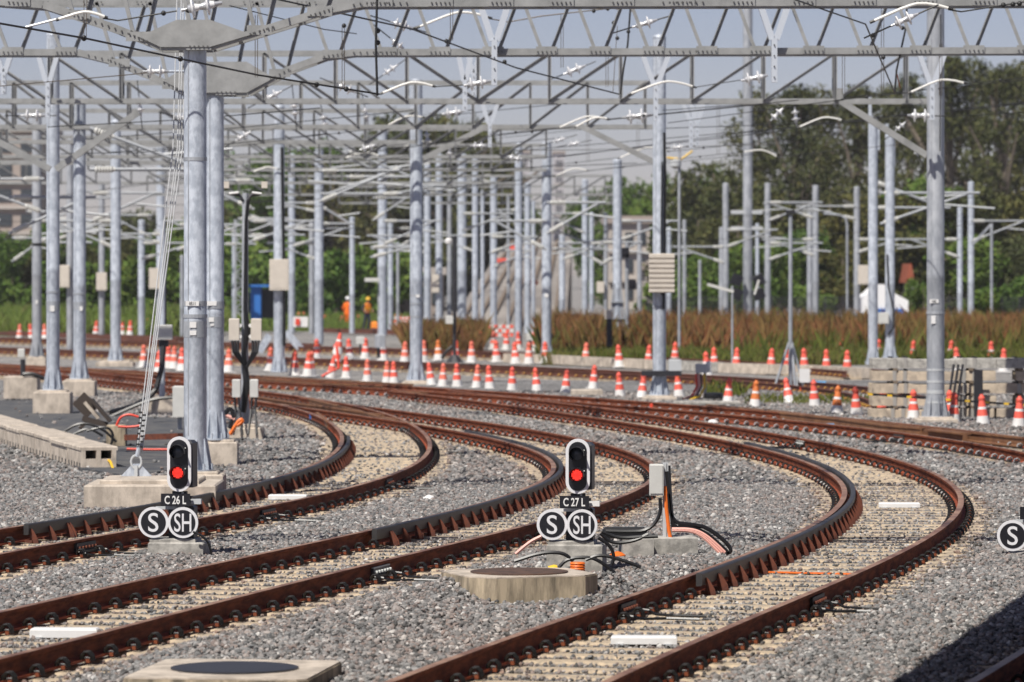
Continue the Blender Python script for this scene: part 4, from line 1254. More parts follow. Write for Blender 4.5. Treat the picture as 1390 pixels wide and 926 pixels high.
def foot_cable(pts, Z, label, r=.016, m='cable', h=None):
    th = thing('loose_cable', U(*pts[0], Z), label, 'cable', 'loose cables')
    mb = MB()
    P = [U(x, y, Z) for x, y in pts]
    # smooth the path
    for _ in range(2):
        Q = [P[0]]
        for a, b in zip(P[:-1], P[1:]): Q += [a.lerp(b, .25), a.lerp(b, .75)]
        P = Q + [P[-1]]
    mb.tube(P, r, 6)
    mb.build('cable', M[m], th, smooth=True)
    return th
foot_cable([(262, 722), (276, 728), (285, 740), (287, 757)], 47.2, 'black cable bowing down beside the foot of signal C26L', .014)
yb = thing('cable_end', U(283, 759, 47.1), 'small yellow cable end on the stones beside signal C26L', 'cable end')
mb = MB(); mb.tube([U(278, 757, 47.1), U(289, 760, 47.0)], .025, 6); mb.build('plug', M['yellow'], yb)
BZ = 44.5
CB = [([(700, 752), (720, 735), (735, 728)], 'pink', 'faded pink cable rising left of signal C27L'), ([(698, 762), (735, 750), (765, 750), (778, 762)], 'cable', 'black cable arching left of the foot of signal C27L'),
      ([(757, 772), (770, 758), (800, 756), (815, 762), (835, 778)], 'cable', 'black cable looping in front of the foot of signal C27L'), ([(758, 775), (775, 770), (790, 778)], 'cable', 'short black cable curling over the manhole beside the yellow plug'),
      ([(795, 760), (815, 752), (850, 762), (870, 770)], 'cable', 'black cable ending with a bare tip right of signal C27L'), ([(812, 730), (828, 740), (834, 755), (830, 768)], 'cable', 'black cable dropping behind the foot of signal C27L'),
      ([(815, 724), (830, 738), (860, 735), (880, 725)], 'cable', 'coil of black cable sagging between the signal and the box post, lowest strand'), ([(817, 722), (840, 731), (870, 729), (893, 728)], 'cable', 'coil of black cable between the signal and the box post, middle strand'),
      ([(822, 721), (850, 722), (880, 721), (897, 700), (896, 676)], 'cable', 'black cable rising from the ground into the bottom of the grey box on the post'),
      ([(908, 670), (912, 710), (940, 712), (960, 716), (985, 735), (994, 748), (985, 752)], 'cable', 'black cable looping far to the right of the box post'), ([(905, 640), (911, 690), (914, 718), (930, 713), (958, 722), (990, 752)], 'cable', 'black cable running down the box post and away to the right')]
for pts, m, lab in CB: foot_cable(pts, BZ, lab, .021 if m == 'cable' else .02, m)
for i, dy in enumerate((0, 4, 8)):
    foot_cable([(912, 718 + dy * .3), (938, 718 + dy * .3), (955, 724 + dy * .6), (972, 738 + dy), (984 - dy, 750)], BZ - .1, f'faded pink cable sweeping right from the box post, {["upper", "middle", "lower"][i]} strand', .017, 'pink')
th = thing('cable_plug', U(750, 773, BZ - .3), 'yellow plug lying on the manhole before signal C27L', 'plug')
mb = MB(); mb.lathe([(.05, 0), (.045, .06), (.03, .09)], 10, Matrix.Rotation(1.2, 3, 'Y'), U(746, 775, BZ - .3)); mb.build('plug', M['yellow'], th, smooth=True)
th = thing('conduit_coil', U(784, 772, BZ - .35), 'orange corrugated conduit stub at the foot of signal C27L', 'conduit')
for kk in range(4):
    mb = MB(); mb.lathe([(.07, 0), (.08, .012), (.07, .026)], 14, c=U(784, 777, BZ - .35) + Vector((0, 0, kk * .026))); mb.build('corrugation', M['orange'], th, smooth=True)
th = thing('orange_cap', U(838, 752, 47), 'orange plastic cap lying on the stones right of signal C27L', 'cap')
mb = MB(); mb.lathe([(.09, 0), (.09, .02), (.05, .05), (.01, .06)], 14, c=U(838, 756, 47)); mb.build('cap', M['orange'], th, smooth=True)

# ---- post with box right of signal C27L
BP = 47.6
th = thing('cable_box_post', U(905, 750, BP), 'grey box on a short steel post with orange conduit, right of signal C27L', 'junction box')
k = BP / F
mb = MB(); mb.cbox(U(891, 651, BP), (19 * k, .16, 42 * k), .012); mb.box(U(891, 651, BP - .085), (17 * k, .01, 38 * k)); mb.build('box', M['offwhite'], th)
mb = MB(); mb.box(U(902, 684, BP + .03), (5 * k, .05, 112 * k)); mb.box(U(905.5, 684, BP + .06), (3 * k, .08, 112 * k)); mb.build('post', M['grey'], th)
mb = MB(); mb.tube([U(903.5, 660, BP - .02), U(904.5, 690, BP - .02), U(908, 720, BP - .03), U(914, 750, BP - .06)], .021, 8); mb.build('conduit', M['orange'], th, smooth=True)
mb = MB(); mb.tube([U(908, 632, BP + .05), U(911, 690, BP), U(913, 718, BP)], .018, 6); mb.build('cable', M['cable'], th)
for x0, x1, y0, y1, z in ((842, 884, 729, 757, BP - .2), (884, 944, 728, 752, BP + .1)):
    mb = MB(); mb.cbox(U((x0 + x1) / 2, (y0 + y1) / 2 + 6, z), ((x1 - x0) * k, .4, (y1 - y0 + 12) * k), .015, Matrix.Rotation(.12, 3, 'Z')); mb.build('concrete_block', M['concg'], th)
mb = MB(); mb.cbox(U(848, 723, BP - .3), (60 * k, .14, 15 * k), .03); mb.build('cable_splice', M['cable'], th)

# ---- manholes
def manhole(c, wx, wy, h, rz, label, lid='rust', lr=.43, lidc=(0, 0), cf=.17):
    th = thing('manhole', c, label, 'manhole', None, rz)
    x, y, ch = wx / 2, wy / 2, min(wx, wy) * cf
    oct_ = [(-x + ch, -y), (x - ch, -y), (x, -y + ch), (x, y - ch), (x - ch, y), (-x + ch, y), (-x, y - ch), (-x, -y + ch)]
    mb = MB(); mb.prism(oct_, (0, 0, -.15), (1, 0, 0), (0, 1, 0), (0, 0, h + .15)); link_mesh('collar', mb.mesh('collar', M['concstain']), th)
    mb = MB(); mb.prism([(a * .985, b * .985) for a, b in oct_], (0, 0, h + .002), (1, 0, 0), (0, 1, 0), (0, 0, .012)); link_mesh('rim', mb.mesh('rim', M['conc']), th)
    mb = MB(); mb.lathe([(lr, h + .012), (lr, h + .026), (lr * .95, h + .030)], 36, c=(lidc[0], lidc[1], 0)); link_mesh('lid', mb.mesh('lid', M[lid]), th)
c = G(702, 824); manhole(Vector((c.x + .02, c.y + .55, 0)), 1.28, 1.18, .27, .35, 'stained concrete manhole with a rusty round lid in the middle foreground', 'lidrust', .46)
manhole(Vector((-2.08, 32.6, 0)), 1.38, 1.6, .115, -.13, 'concrete manhole with a dark round lid cut by the bottom edge', 'darkmetal', .48, (0, 0), .05)

# ---- white marker blocks between the rails
for x, y, w, h, lab, Z in ((86, 867, 92, 15, 'white block lying between rails at far left foreground', 0), (874, 876, 90, 13, 'white block lying on the sleepers in the nearest track, bottom right of the middle', 0), (1221, 690, 56, 8, 'white block lying between the rails inside the right-hand bend', 0), (390, 679, 52, 8, 'white block lying between the rails behind signal C26L', 0), (660, 753, 0, 0, '', 0)):
    if not w: continue
    g = G(x, y)
    k = g.y / F
    th = thing('white_block', g, lab, 'track block', 'white blocks between the rails', math.radians(-3))
    mb = MB(); mb.cbox((0, .09, h * k * .4 + .008), (w * k, .2, h * k * .8), .012); link_mesh('block', mb.mesh('block', M['white']), th)
    for sg in (-1, 1):
        mb = MB(); mb.box((sg * w * k * .36, .09, .008), (.06, .24, .014)); link_mesh('bracket', mb.mesh('bracket', M['grey']), th)
for x, y, w, lab in ((582, 681, 22, 'white crumpled plastic bag on the stones between two tracks'), (968, 575, 15, 'white round plastic piece beside the far curved rail')):
    g = G(x, y); k = g.y / F
    th = thing('plastic_bag', g, lab, 'plastic bag')
    mb = MB()
    r = random.Random(x)
    prof = [(1, 0), (.95, .12), (.6, .28), (.2, .34)]
    n = 11
    vs = [((w * k / 2) * p * math.cos(6.283 * j / n) * r.uniform(.85, 1.15), .14 * p * math.sin(6.283 * j / n) + .1, w * k * hh * r.uniform(.8, 1.2)) for p, hh in prof for j in range(n)]
    fs = [(i * n + j, i * n + (j + 1) % n, (i + 1) * n + (j + 1) % n, (i + 1) * n + j) for i in range(3) for j in range(n)] + [tuple(3 * n + j for j in range(n))]
    mb.add(vs, fs); link_mesh('bag', mb.mesh('bag', M['white']), th)
# paint stripe
a, b = G(1040, 776.5, .012), G(1156, 779, .012)
th = thing('paint_stripe', a, 'orange paint stripe across the sleepers of the nearest track', 'paint mark')
for f0, f1 in ((0, .42), (.45, .68), (.73, .76), (.82, 1)):
    mb = MB(); mb.beam(a.lerp(b, f0), a.lerp(b, f1), .09, .012); mb.build('stripe', M['orange'], th)
# small flags / tags
for x, y, h, m, lab in ((884, 556, 8, 'redcable', 'small red marker beside the zigzag clips'), (1125, 582, 7, 'lightblue', 'small blue tag on the zigzag clips at right'), (447, 527, 6, 'lightblue', 'small blue tag on the rail in front of the row of cones'), (422, 571, 9, 'blue', 'small blue plug on the black guard rail at left'), (575, 762, 6, 'blue', 'small blue plug on the near rail left of the manhole')):
    g = G(x, y, .05); k = g.y / F
    th = thing('marker_tag', g, lab, 'tag')
    w = 15 if m == 'lightblue' else 4
    mb = MB(); mb.cbox(g + Vector((0, 0, h * k / 2)), (w * k, .06, h * k), .006); mb.build('tag', M[m], th)

# ---- left side: concrete cable trough, anchor, blocks
e0 = G(134, 640) + Vector((0, 0, .05)); far = Vector((-11.2, 87.5, .05))
dirv = (far - e0).normalized(); side = Vector((dirv.y, -dirv.x, 0))
th = thing('cable_trough', e0, 'long concrete cable trough with two square openings in its end, at left', 'cable trough')
R = Matrix((side, dirv, Vector((0, 0, 1)))).transposed()
hw, hh = .27, .34
tl = 0.0
L = (far - e0).length
segs = [(0, 1.55)] + [(1.62 + i * 2.02, 1.62 + i * 2.02 + 1.95) for i in range(int((L - 1.6) / 2.02))]
for a, b in segs:
    m_ = (a + b) / 2
    mb = MB()
    for x in (-hw + .03, 0, hw - .03): mb.box(e0 + dirv * m_ + side * x + Vector((0, 0, hh / 2 - .03)), (.07, b - a, hh - .06), R)
    mb.box(e0 + dirv * m_ + Vector((0, 0, .07)), (2 * hw - .08, b - a - .01, .15), R)
    mb.build('trough_section', M['conc'], th)
    mb = MB(); mb.cbox(e0 + dirv * m_ + Vector((0, 0, hh - .03 + random.uniform(-.008, .014))) + side * random.uniform(-.012, .012), (2 * hw + .05, b - a, .06), .015, R); mb.build('lid', M['conc'], th)
    for q in range(5):
        mb = MB(); y = a + (b - a) * (q + .5) / 5
        mb.box(e0 + dirv * y + side * (-hw - .003) + Vector((0, 0, .035)), (.012, .10, .09), R); mb.build('drain_notch', M['black'], th)
    mb = MB(); mb.box(e0 + dirv * a + Vector((0, .02, hh / 2)), (.02, .02, .02), R)
for i, (x0, y0, x1, y1) in enumerate(((12, 600, 25, 581), (25, 603, 45, 588), (36, 604, 60, 591), (2, 598, 8, 578))):
    th2 = thing('loose_cable', U(x0, y0, 80), f'black cable hooked over the concrete trough at left, {ordn(i)} of four', 'cable', 'loose cables')
    z0 = 78.5 - x0 * .1
    mb = MB(); mb.tube([U(x0, y0 + 2, z0), U(x0 + 4, y0 - 10, z0), U((x0 + x1) / 2 + 2, y1 - 1, z0), U(x1, y1, z0 + .4), U(x1 + 8, y1 + 3, z0 + .4)], .018, 5); mb.build('cable', M['cable'], th2)
th2 = thing('loose_cable', U(147, 628, 67.5), 'yellow cable end poking out of the right opening of the concrete trough', 'cable', 'loose cables')
mb = MB(); mb.tube([U(146, 624, 67.9), U(150, 627, 67.6), U(155, 640, 67.5)], .022, 6); mb.build('cable', M['yellow'], th2)

t_ = thing('relay_cabinet', U(243, 580, 84), 'pale grey cabinet half hidden behind the thickest mast', 'cabinet')
mb = MB(); mb.cbox(U(243, 545, 84), (16 * 84 / F, .3, 42 * 84 / F), .02); mb.build('cabinet', M['offwhite'], t_)
mb = MB(); mb.beam(U(244, 598, 84.1), U(244, 566, 84.1), .08, .08); mb.build('post', M['galv2'], t_)
th = thing('guy_anchor', G(190, 692), 'concrete anchor block with steel eye and guy wires running up from it, at left', 'guy anchor')
c = G(200, 692); k = c.y / F
mb = MB(); mb.cbox(c + Vector((.03, .85, .13)), (1.72, 1.7, .38), .02); mb.cbox(c + Vector((.0, .95, .34)), (1.3, 1.3, .07), .015); mb.build('block', M['conc'], th)
ez = c.y + 1.35
mb = MB(); mb.prism([(-.24, 0), (.24, 0), (.05, .20), (-.05, .20)], U(185, 650, ez), (1, 0, 0), (0, 0, 1), (0, .03, 0)); mb.build('gusset_plate', M['galv'], th)
mb = MB(); mb.box(U(184.5, 645, ez - .02), (.045, .03, .26))
pts = [U(185, 627, ez) + Vector((.07 * math.cos(a), 0, .09 * math.sin(a))) for a in [i * math.pi / 6 for i in range(13)]]
mb.tube(pts, .016, 6); mb.build('eye', M['grey'], th)
mb = MB(); mb.tube([U(186, 620, ez), U(189, 606, ez)], .03, 8); mb.build('turnbuckle', M['galv'], th)
for i, (xa, xb) in enumerate(((186, 241), (189, 247), (191, 250), (193, 254))):
    mb = MB(); mb.tube([U(xa, 612, ez), U(xb - 6, 200, 60.5), U(xb, -30, 62.2)], .009, 5); mb.build('guy_wire', M['guy'], th)
mb = MB()
for i in range(14):
    y = 560 + i * 3.6
    mb.box(U(193 - (y - 560) * .09 + (i % 2) * 5 - 2, y, ez - .02), (.04, .05, .025))
mb.build('wire_clamp', M['wire'], th)
def block(x0, x1, y0, y1, Z, dep, lab, m='conc', name='concrete_block', cat='concrete block'):
    c = U((x0 + x1) / 2, (y0 + y1) / 2, Z)
    th = thing(name, c, lab, cat, 'loose concrete blocks')
    mb = MB(); mb.cbox(c + Vector((0, dep / 2, 0)), ((x1 - x0) / F * Z, dep, (y1 - y0) / F * Z), .02); mb.build('block', M[m], th)
    return th
block(5, 50, 511, 541, 104, .8, 'pale concrete block with a thin post at far left')
th = thing('short_post', U(30, 515, 104.3), 'small box on a short dark post standing on the far left concrete block', 'post')
mb = MB(); mb.tube([U(31, 512, 104.3), U(31, 488, 104.3)], .06, 8); mb.build('post', M['darkmetal'], th)
mb = MB(); mb.cbox(U(29, 479, 104.3), (.16, .16, .20), .02); mb.build('box', M['offwhite'], th)
foot_cable([(31, 508), (45, 507), (60, 514)], 104, 'black cable curling off the short post at far left', .05)
block(144, 170, 577, 608, 76, .4, 'weathered grey block under the tipped wooden crate at left', 'concstain')
th = thing('tipped_crate', U(128, 565, 77), 'tipped dark wooden crate leaning on a block at left', 'crate')
for (x0, y0, x1, y1, w, hgt) in ((108, 558, 124, 542, .05, .36), (124, 542, 150, 572, .34, .05), (115, 546, 134, 568, .10, .06), (112, 568, 146, 577, .12, .09), (108, 582, 118, 572, .06, .06)):
    mb = MB(); mb.beam(U(x0, y0, 77), U(x1, y1, 77), hgt, w, up=Vector((0, -1, 0))); mb.build('board', M['darkwood'] if w != .10 else M['conc'], th)
for i, pts in enumerate(([(80, 590), (110, 572), (140, 582), (158, 600)], [(95, 592), (120, 580), (140, 592)], [(118, 585), (145, 578), (155, 590), (150, 606)])):
    foot_cable(pts, 75.5, f'black cable lying in loops beside the tipped crate, {ordn(i)} of three', .025)
foot_cable([(158, 578), (163, 566), (175, 562), (188, 566)], 70, 'red cable looping beside the guy wires, upper strand', .022, 'redcable')
foot_cable([(160, 579), (175, 580), (190, 578)], 70, 'red cable beside the guy wires, lower strand', .022, 'redcable')
foot_cable([(172, 609.5), (205, 610.5), (240, 610)], 72, 'straight red cable lying on the dark pavement left of signal C26L', .022, 'redcable')
th = thing('timber', U(205, 594, 76), 'brown timber lying on the dark pavement at left', 'timber')
mb = MB(); mb.beam(U(172, 594, 76), U(245, 592, 75), .12, .10); mb.build('beam', M['rust'], th)

# thin post with grey sign box, behind the guy wires
th = thing('box_post', U(220, 541, 94), 'slim grey post with a pale rectangular box, on a concrete block behind the guy wires', 'post')
k = 94 / F
mb = MB(); mb.cbox(U(221, 562, 94), (46 * k, .7, 42 * k), .02); mb.cbox(U(221, 541, 94), (36 * k, .5, 6 * k), .015); mb.build('foundation', M['conc'], th)
mb = MB(); mb.tube([U(220, 541, 94), U(221, 300, 94)], 4 * k, 12); mb.build('pole', M['galv'], th, smooth=True)
mb = MB(); mb.cbox(U(222, 451, 93.8), (24 * k, .2, 20 * k), .015); mb.build('box', M['offwhite'], th)
mb = MB(); mb.lathe([(7 * k, 0), (7 * k, 9 * k)], 10, c=U(222, 471, 93.9)); mb.build('cable_gland', M['darkmetal'], th)
cable(th, [U(222, 470, 93.8), U(219, 500, 93.7), U(212, 528, 93.6), U(203, 540, 93.5), U(180, 552, 93), U(150, 560, 92.5)], .06)
cable(th, [U(224, 440, 94.2), U(224, 330, 94.2), U(221, 300, 94.2)], .04)

# tall post with black cable, twin arms and four boxes
th = thing('cable_post', U(333, 575, 80), 'tall slim post with thick black cable, twin white arms and four pale boxes', 'post')
k = 80 / F
mb = MB(); mb.cbox(U(333, 592, 80), (50 * k, .6, 24 * k), .02); mb.cbox(U(330, 580, 80), (34 * k, .5, 10 * k), .02); mb.build('foundation', M['conc'], th)
mb = MB(); mb.tube([U(332, 572, 80), U(333, 262, 80)], [5.2 * k, 4.2 * k], 12); mb.lathe([(8 * k, 0), (7 * k, .3), (5 * k, .5)], 10, c=U(332, 575, 80)); mb.build('pole', M['galv2'], th, smooth=True)
for sg in (-1, 1):
    mb = MB(); mb.tube([U(333 + sg * 3, 273, 79.95), U(333 + sg * 8, 265, 79.95), U(333 + sg * 21, 263, 79.95)], 2.2 * k, 8); mb.build('arm', M['darkmetal'], th, smooth=True)
    mb = MB(); mb.tube([U(333 + sg * 9, 261.5, 79.9), U(333 + sg * 22, 263, 79.9)], 1.6 * k, 8); mb.build('lamp', M['white'], th)
    mb = MB(); mb.box(U(333 + sg * 26, 251, 80), (8 * k, .08, 9 * k)); mb.build('plate', M['yellow'] if False else M['cream'], th)
    mb = MB(); mb.cbox(U(333 + sg * 15, 447, 79.8), (14 * k, .2, 29 * k), .015); mb.build('junction_box', M['cream'], th)
    mb = MB(); mb.cbox(U(333 + sg * 12, 527, 79.7), (11 * k, .2, 24 * k), .015); mb.build('junction_box', M['offwhite'], th)
    for j in range(3):
        mb = MB(); mb.tube([U(333 + sg * (10 + 4 * j), 463, 79.75), U(333 + sg * (10 + 3 * j), 478, 79.7), U(334, 500, 79.75)], .025, 5); mb.build('cable', M['cable'], th)
    for j in range(2):
        mb = MB(); mb.tube([U(333 + sg * (9 + 6 * j), 538, 79.65), U(333 + sg * (8 + 5 * j), 556, 79.6), U(333 + sg * (4 + 12 * j), 590, 79.4)], .022, 5); mb.build('cable', M['cable'], th)
    for yy in (442, 457): 
        mb = MB(); mb.lathe([(.035, 0), (.035, .03)], 8, Matrix.Rotation(math.pi / 2, 3, 'X'), U(333 + sg * 7, yy, 79.75)); mb.build('knob', M['white'], th)
mb = MB(); mb.tube([U(337, 272, 79.85), U(334, 300, 79.85), U(333, 420, 79.85), U(336, 450, 79.8), U(331, 480, 79.85), U(335, 520, 79.8), U(330, 560, 79.8)], [.035, .03, .04, .06, .04, .07, .05], 8); mb.build('main_cable', M['cable'], th, smooth=True)
for i, (pts, m) in enumerate((([(312, 582), (318, 560), (310, 553), (305, 566)], 'cable'), ([(322, 578), (330, 572), (326, 568), (312, 590)], 'orange'), ([(306, 564), (312, 566)], 'pink'))):
    foot_cable(pts if len(pts) > 2 else pts + [(318, 570)], 79, f'{m if m != "cable" else "black"} cable tangled at the foot of the tall cable post', .04, m)
foot_cable([(150, 566), (190, 548), (215, 540), (260, 540)], 92, 'long black cable lying on the stones behind the guy wires', .04)

# ---- lattice tower at left, thin masts
def lattice_tower(x, y0, y1, w, Z, lab, mm='galv2', dark=False):
    th = thing('lattice_mast', U(x, y0, Z), lab, 'lattice mast')
    k = Z / F
    for sx in (-1, 1):
        for dy in (0, w * k):
            mb = MB(); mb.beam(U(x + sx * w / 2, y0, Z) + Vector((0, dy, 0)), U(x + sx * w / 2, y1, Z) + Vector((0, dy, 0)), .09, .09); mb.build('leg', M[mm], th)
    n = int((y0 - y1) / w)
    for i in range(n):
        ya, yb_ = y0 - i * w, y0 - (i + 1) * w
        sg = 1 if i % 2 else -1
        mb = MB(); mb.beam(U(x - sg * w / 2, ya, Z), U(x + sg * w / 2, yb_, Z), .05, .05); mb.beam(U(x - w / 2, yb_, Z), U(x + w / 2, yb_, Z), .04, .04); mb.build('brace', M[mm], th)
    return th
lattice_tower(325, 432, 298, 12, 210, 'narrow lattice mast just left of the tall cable post')
th, p, r, s = mast(838, 480, 12, 218, 'grey mast with stay struts and black signal heads in front of the red-brown grass', .1, None, 'galv', None, fins=False)
for dx in (-14, -7, 8, 14):
    mb = MB(); mb.beam(U(838 + dx, 481, p.y - .1), U(838 + dx * .3, 385, p.y - .1), .07, .07); mb.build('stay', M['galv2'], th)
for y in (410, 432, 455):
    mb = MB(); mb.box(U(838, y, p.y - .2), (18 / s, .06, 2 / s)); mb.build('rung', M['galv2'], th)
mb = MB(); mb.tube([U(851, 482, p.y - .3), U(851, 330, p.y - .3)], 2.6 / s, 8); mb.build('side_post', M['galv2'], th)
for x, y in ((849, 343), (858, 386)):
    mb = MB(); mb.cbox(U(x, y, p.y - .5), (10 / s, .2, 14 / s), .03); mb.lathe([(3 / s, 0), (3 / s, .12)], 8, Matrix.Rotation(math.pi / 2, 3, 'X'), U(x, y, p.y - .6)); mb.build('signal_head', M['black'], th)
def thin_post(x, y0, y1, w, Z, lab, m='galv2', base=None):
    th = thing('thin_post', U(x, y0, Z), lab, 'post')
    mb = MB(); mb.tube([U(x, y0, Z), U(x, y1, Z)], w / F * Z / 2, 8); mb.build('pole', M[m], th, smooth=True)
    if base:
        mb = MB(); mb.lathe([(base / F * Z, 0), (base * .4 / F * Z, .25)], 10, c=U(x, y0, Z)); mb.build('foot', M[m], th)
    return th
t = thin_post(617, 492, 320, 5, 150, 'dark thin signal post with a white lamp near its top, left of the middle', 'darkmetal', 12)
mb = MB(); mb.lathe([(.01, -.1), (.13, -.05), (.14, .05), (.06, .12)], 10, c=U(609, 328, 150)); mb.build('lamp', M['white'], t, smooth=True)
mb = MB(); mb.cbox(U(610, 434, 149.8), (10 * 150 / F, .15, 11 * 150 / F), .02); mb.build('box', M['offwhite'], t)
foot_cable([(600, 487), (605, 478), (614, 470)], 149, 'black cable loop at the foot of the dark thin signal post', .06)
t = thin_post(922, 482, 192, 4, 155, 'very slim grey pole with a pale ball, rising in front of the right-hand wood')
mb = MB(); mb.lathe([(.02, -.2), (.2, -.1), (.2, .1), (.02, .2)], 10, c=U(917, 222, 155)); mb.build('ball', M['grey'], t, smooth=True)
mb = MB(); mb.tube([U(905, 214, 155), U(925, 216, 155), U(940, 205, 155)], .04, 6); mb.build('yellow_hose', M['yellow'], t)
t = thin_post(994, 510, 388, 3, 140, 'very slim pole with two tilted white arms, in front of the red-brown grass')
mb = MB(); mb.beam(U(960, 386, 140), U(996, 396, 140), .09, .09); mb.beam(U(1024, 400, 140), U(1030, 380, 140), .07, .07); mb.build('arm', M['offwhite'], t)
t = thin_post(1150, 420, 306, 3.5, 190, 'slim street lamp with an arched top in front of the right-hand wood', 'galv2')
mb = MB(); mb.tube([U(1150, 306, 190), U(1148, 297, 190), U(1140, 292, 190), U(1118, 290, 190)], .055, 6); mb.build('lamp_arm', M['galv2'], t)
t = thin_post(1346, 424, 303, 4, 185, 'thin post with a sloping brace at far right', 'galv2')
mb = MB(); mb.beam(U(1346, 304, 185), U(1320, 332, 185), .1, .1); mb.build('brace', M['galv2'], t)
t = thin_post(1073, 532, 292, 5.5, 116, 'slim lamp post on a three legged stand behind the orange cones at right', 'galv2')
k = 116 / F
for dx, y in ((-27, 548), (22, 545), (8, 555)):
    mb = MB(); mb.tube([U(1073 + (2 if dx > 0 else -2), 465, 116), U(1073 + dx, y - 5, 116 - abs(y - 545) * .05)], .035, 6); mb.build('leg', M['galv2'], t)
mb = MB(); mb.box(U(1073, 288, 116), (12 * k, .2, 5 * k)); mb.build('lamp_head', M['darkmetal'], t)
mb = MB(); mb.cbox(U(1075, 553, 112), (52 * k, .5, 7 * k), .02); mb.build('foot_slab', M['conc'], t)
for x in (1082, 1090):
    mb = MB(); mb.beam(U(x, 550, 113), U(x, 505, 113), .04, .04); mb.build('frame_bar', M['grey'], t)
mb = MB(); mb.box(U(1092, 510, 112.9), (14 * k, .02, 18 * k)); mb.build('white_board', M['white'], t)
foot_cable([(1054, 551), (1062, 546), (1080, 544), (1088, 538), (1088, 525)], 111, 'red hose lying on the slab of the three legged lamp post', .05, 'redcable')
foot_cable([(1110, 548), (1115, 553), (1118, 560)], 110, 'red hose hanging off the right end of the slab', .05, 'redcable')
# control cabinet with pipes right of the ribbed cabinet mast
t = thing('valve_stand', U(950, 540, 106), 'small grey valve stand with red and pink pipes, right of the ribbed cabinet', 'valve stand')
k = 106 / F
for x in (947, 957):
    mb = MB(); mb.beam(U(x, 537, 106), U(x, 496, 106), .07, .07); mb.build('frame_leg', M['grey'], t)
mb = MB(); mb.cbox(U(952, 500, 105.8), (16 * k, .2, 12 * k), .02); mb.build('box', M['grey'], t)
mb = MB(); mb.cbox(U(962, 498, 106), (7 * k, .15, 15 * k), .02); mb.build('box', M['white'], t)
for x, m in ((945, 'redcable'), (951, 'cable'), (956, 'yellow'), (949, 'pink')):
    mb = MB(); mb.tube([U(x, 508, 105.8), U(x + 1, 525, 105.7), U(x - 6, 538, 105.5), U(x - 20, 543, 105)], .03, 5); mb.build('pipe', M[m], t)
t = thing('black_drum', U(968, 540, 104), 'flat black drum on the ground right of the valve stand', 'drum')
mb = MB(); mb.lathe([(13 * k, 0), (13.5 * k, .06), (13 * k, .12), (9 * k, .14)], 16, c=U(968, 541, 104)); mb.build('drum', M['cable'], t, smooth=True)
block(915, 1005, 545, 549, 100, .5, 'flat concrete slab beside the far rail right of the ribbed cabinet mast', 'concg', 'concrete_slab', 'slab')
block(775, 818, 529, 536, 105, .6, 'low concrete slab between the cones in the middle', 'conc', 'concrete_slab', 'slab')
block(908, 925, 488, 505, 118, .3, 'small grey switch box beside the ribbed cabinet mast', 'grey', 'switch_box', 'switch box')
t = thing('blue_barrel', U(1105, 522, 118), 'light blue tarp roll lying near the tracks at right', 'tarp'); k = 118 / F
mb = MB(); mb.tube([U(1098, 521, 118), U(1121, 521, 118)], .07, 10); mb.build('tarp', M['lightblue'], t, smooth=True)
# kerb wall in front of the far track
kp = [(688, 491), (745, 493), (800, 496), (880, 500), (905, 501)], [(905, 501), (980, 504)], [(980, 505), (1050, 507), (1110, 509), (1178, 513)]
for i, (pp, m, lab) in enumerate(zip(kp, ('conc', 'concg', 'conc'), ('pale concrete kerb left of the ribbed cabinet mast', 'dark grey stretch of concrete kerb right of the ribbed cabinet mast', 'pale concrete kerb left of the stacked sleepers'))):
    t = thing('concrete_kerb', G(*pp[0]), lab, 'kerb', 'concrete kerbs along the far track')
    for (a, b) in zip(pp[:-1], pp[1:]):
        A_, B_ = G(*a), G(*b)
        n = max(1, round((B_ - A_).length / 2))
        for j in range(n):
            p, q = A_.lerp(B_, j / n), A_.lerp(B_, (j + 1) / n - .02 / n)
            mb = MB(); mb.beam(p + Vector((0, .15, .13)), q + Vector((0, .15, .13)), .3, .30); mb.build('kerb_stone', M[m], t)

# ---- stacked sleepers at right
M['seat'] = mat('grey_rail_seat', (0.34, 0.325, 0.30), .9)
SG = []
def stacked_sleeper(c, L, m, lab):
    th = thing('stacked_sleeper', c, lab, 'concrete sleeper', 'stacked concrete sleepers at right', random.uniform(-.012, .012))
    x, d, h = L / 2, .30, .205
    mb = MB()
    st = [(-x, .205), (-x * .72, .205), (-x * .40, .205), (-x * .3, .18), (x * .3, .18), (x * .40, .205), (x * .72, .205), (x, .205)]
    vs, fs = [], []
    for xx, hh in st:
        vs += [(xx, -d / 2, 0), (xx, -d / 2 + .02, hh - .015), (xx, -d / 2 + .04, hh), (xx, d / 2 - .04, hh), (xx, d / 2, 0)]
    for i in range(len(st) - 1):
        for j in range(5): fs.append((i * 5 + j, (i + 1) * 5 + j, (i + 1) * 5 + (j + 1) % 5, i * 5 + (j + 1) % 5))
    fs += [(0, 1, 2, 3, 4), tuple(7 * 5 + j for j in (4, 3, 2, 1, 0))]
    mb.add(vs, fs); link_mesh('body', mb.mesh('body', M[m]), th)
    for sg in (-1, 1):
        for w, o in ((.14, -.10), (.14, .12)):
            mb = MB(); mb.box((sg * x * .56 + o, 0, .102), (w * .55, d + .012, .208)); link_mesh('rail_seat', mb.mesh('rail_seat', M['seat']), th)
        for o in (-.16, .16):
            mb = MB(); mb.box((sg * x * .56 + o, 0, .225), (.05, .1, .03)); link_mesh('rail_shoulder', mb.mesh('rail_shoulder', M['darkmetal']), th)
Zs = 92.0; ks = Zs / F
tiers = ['bottom', 'second', 'third', 'fourth', 'top']
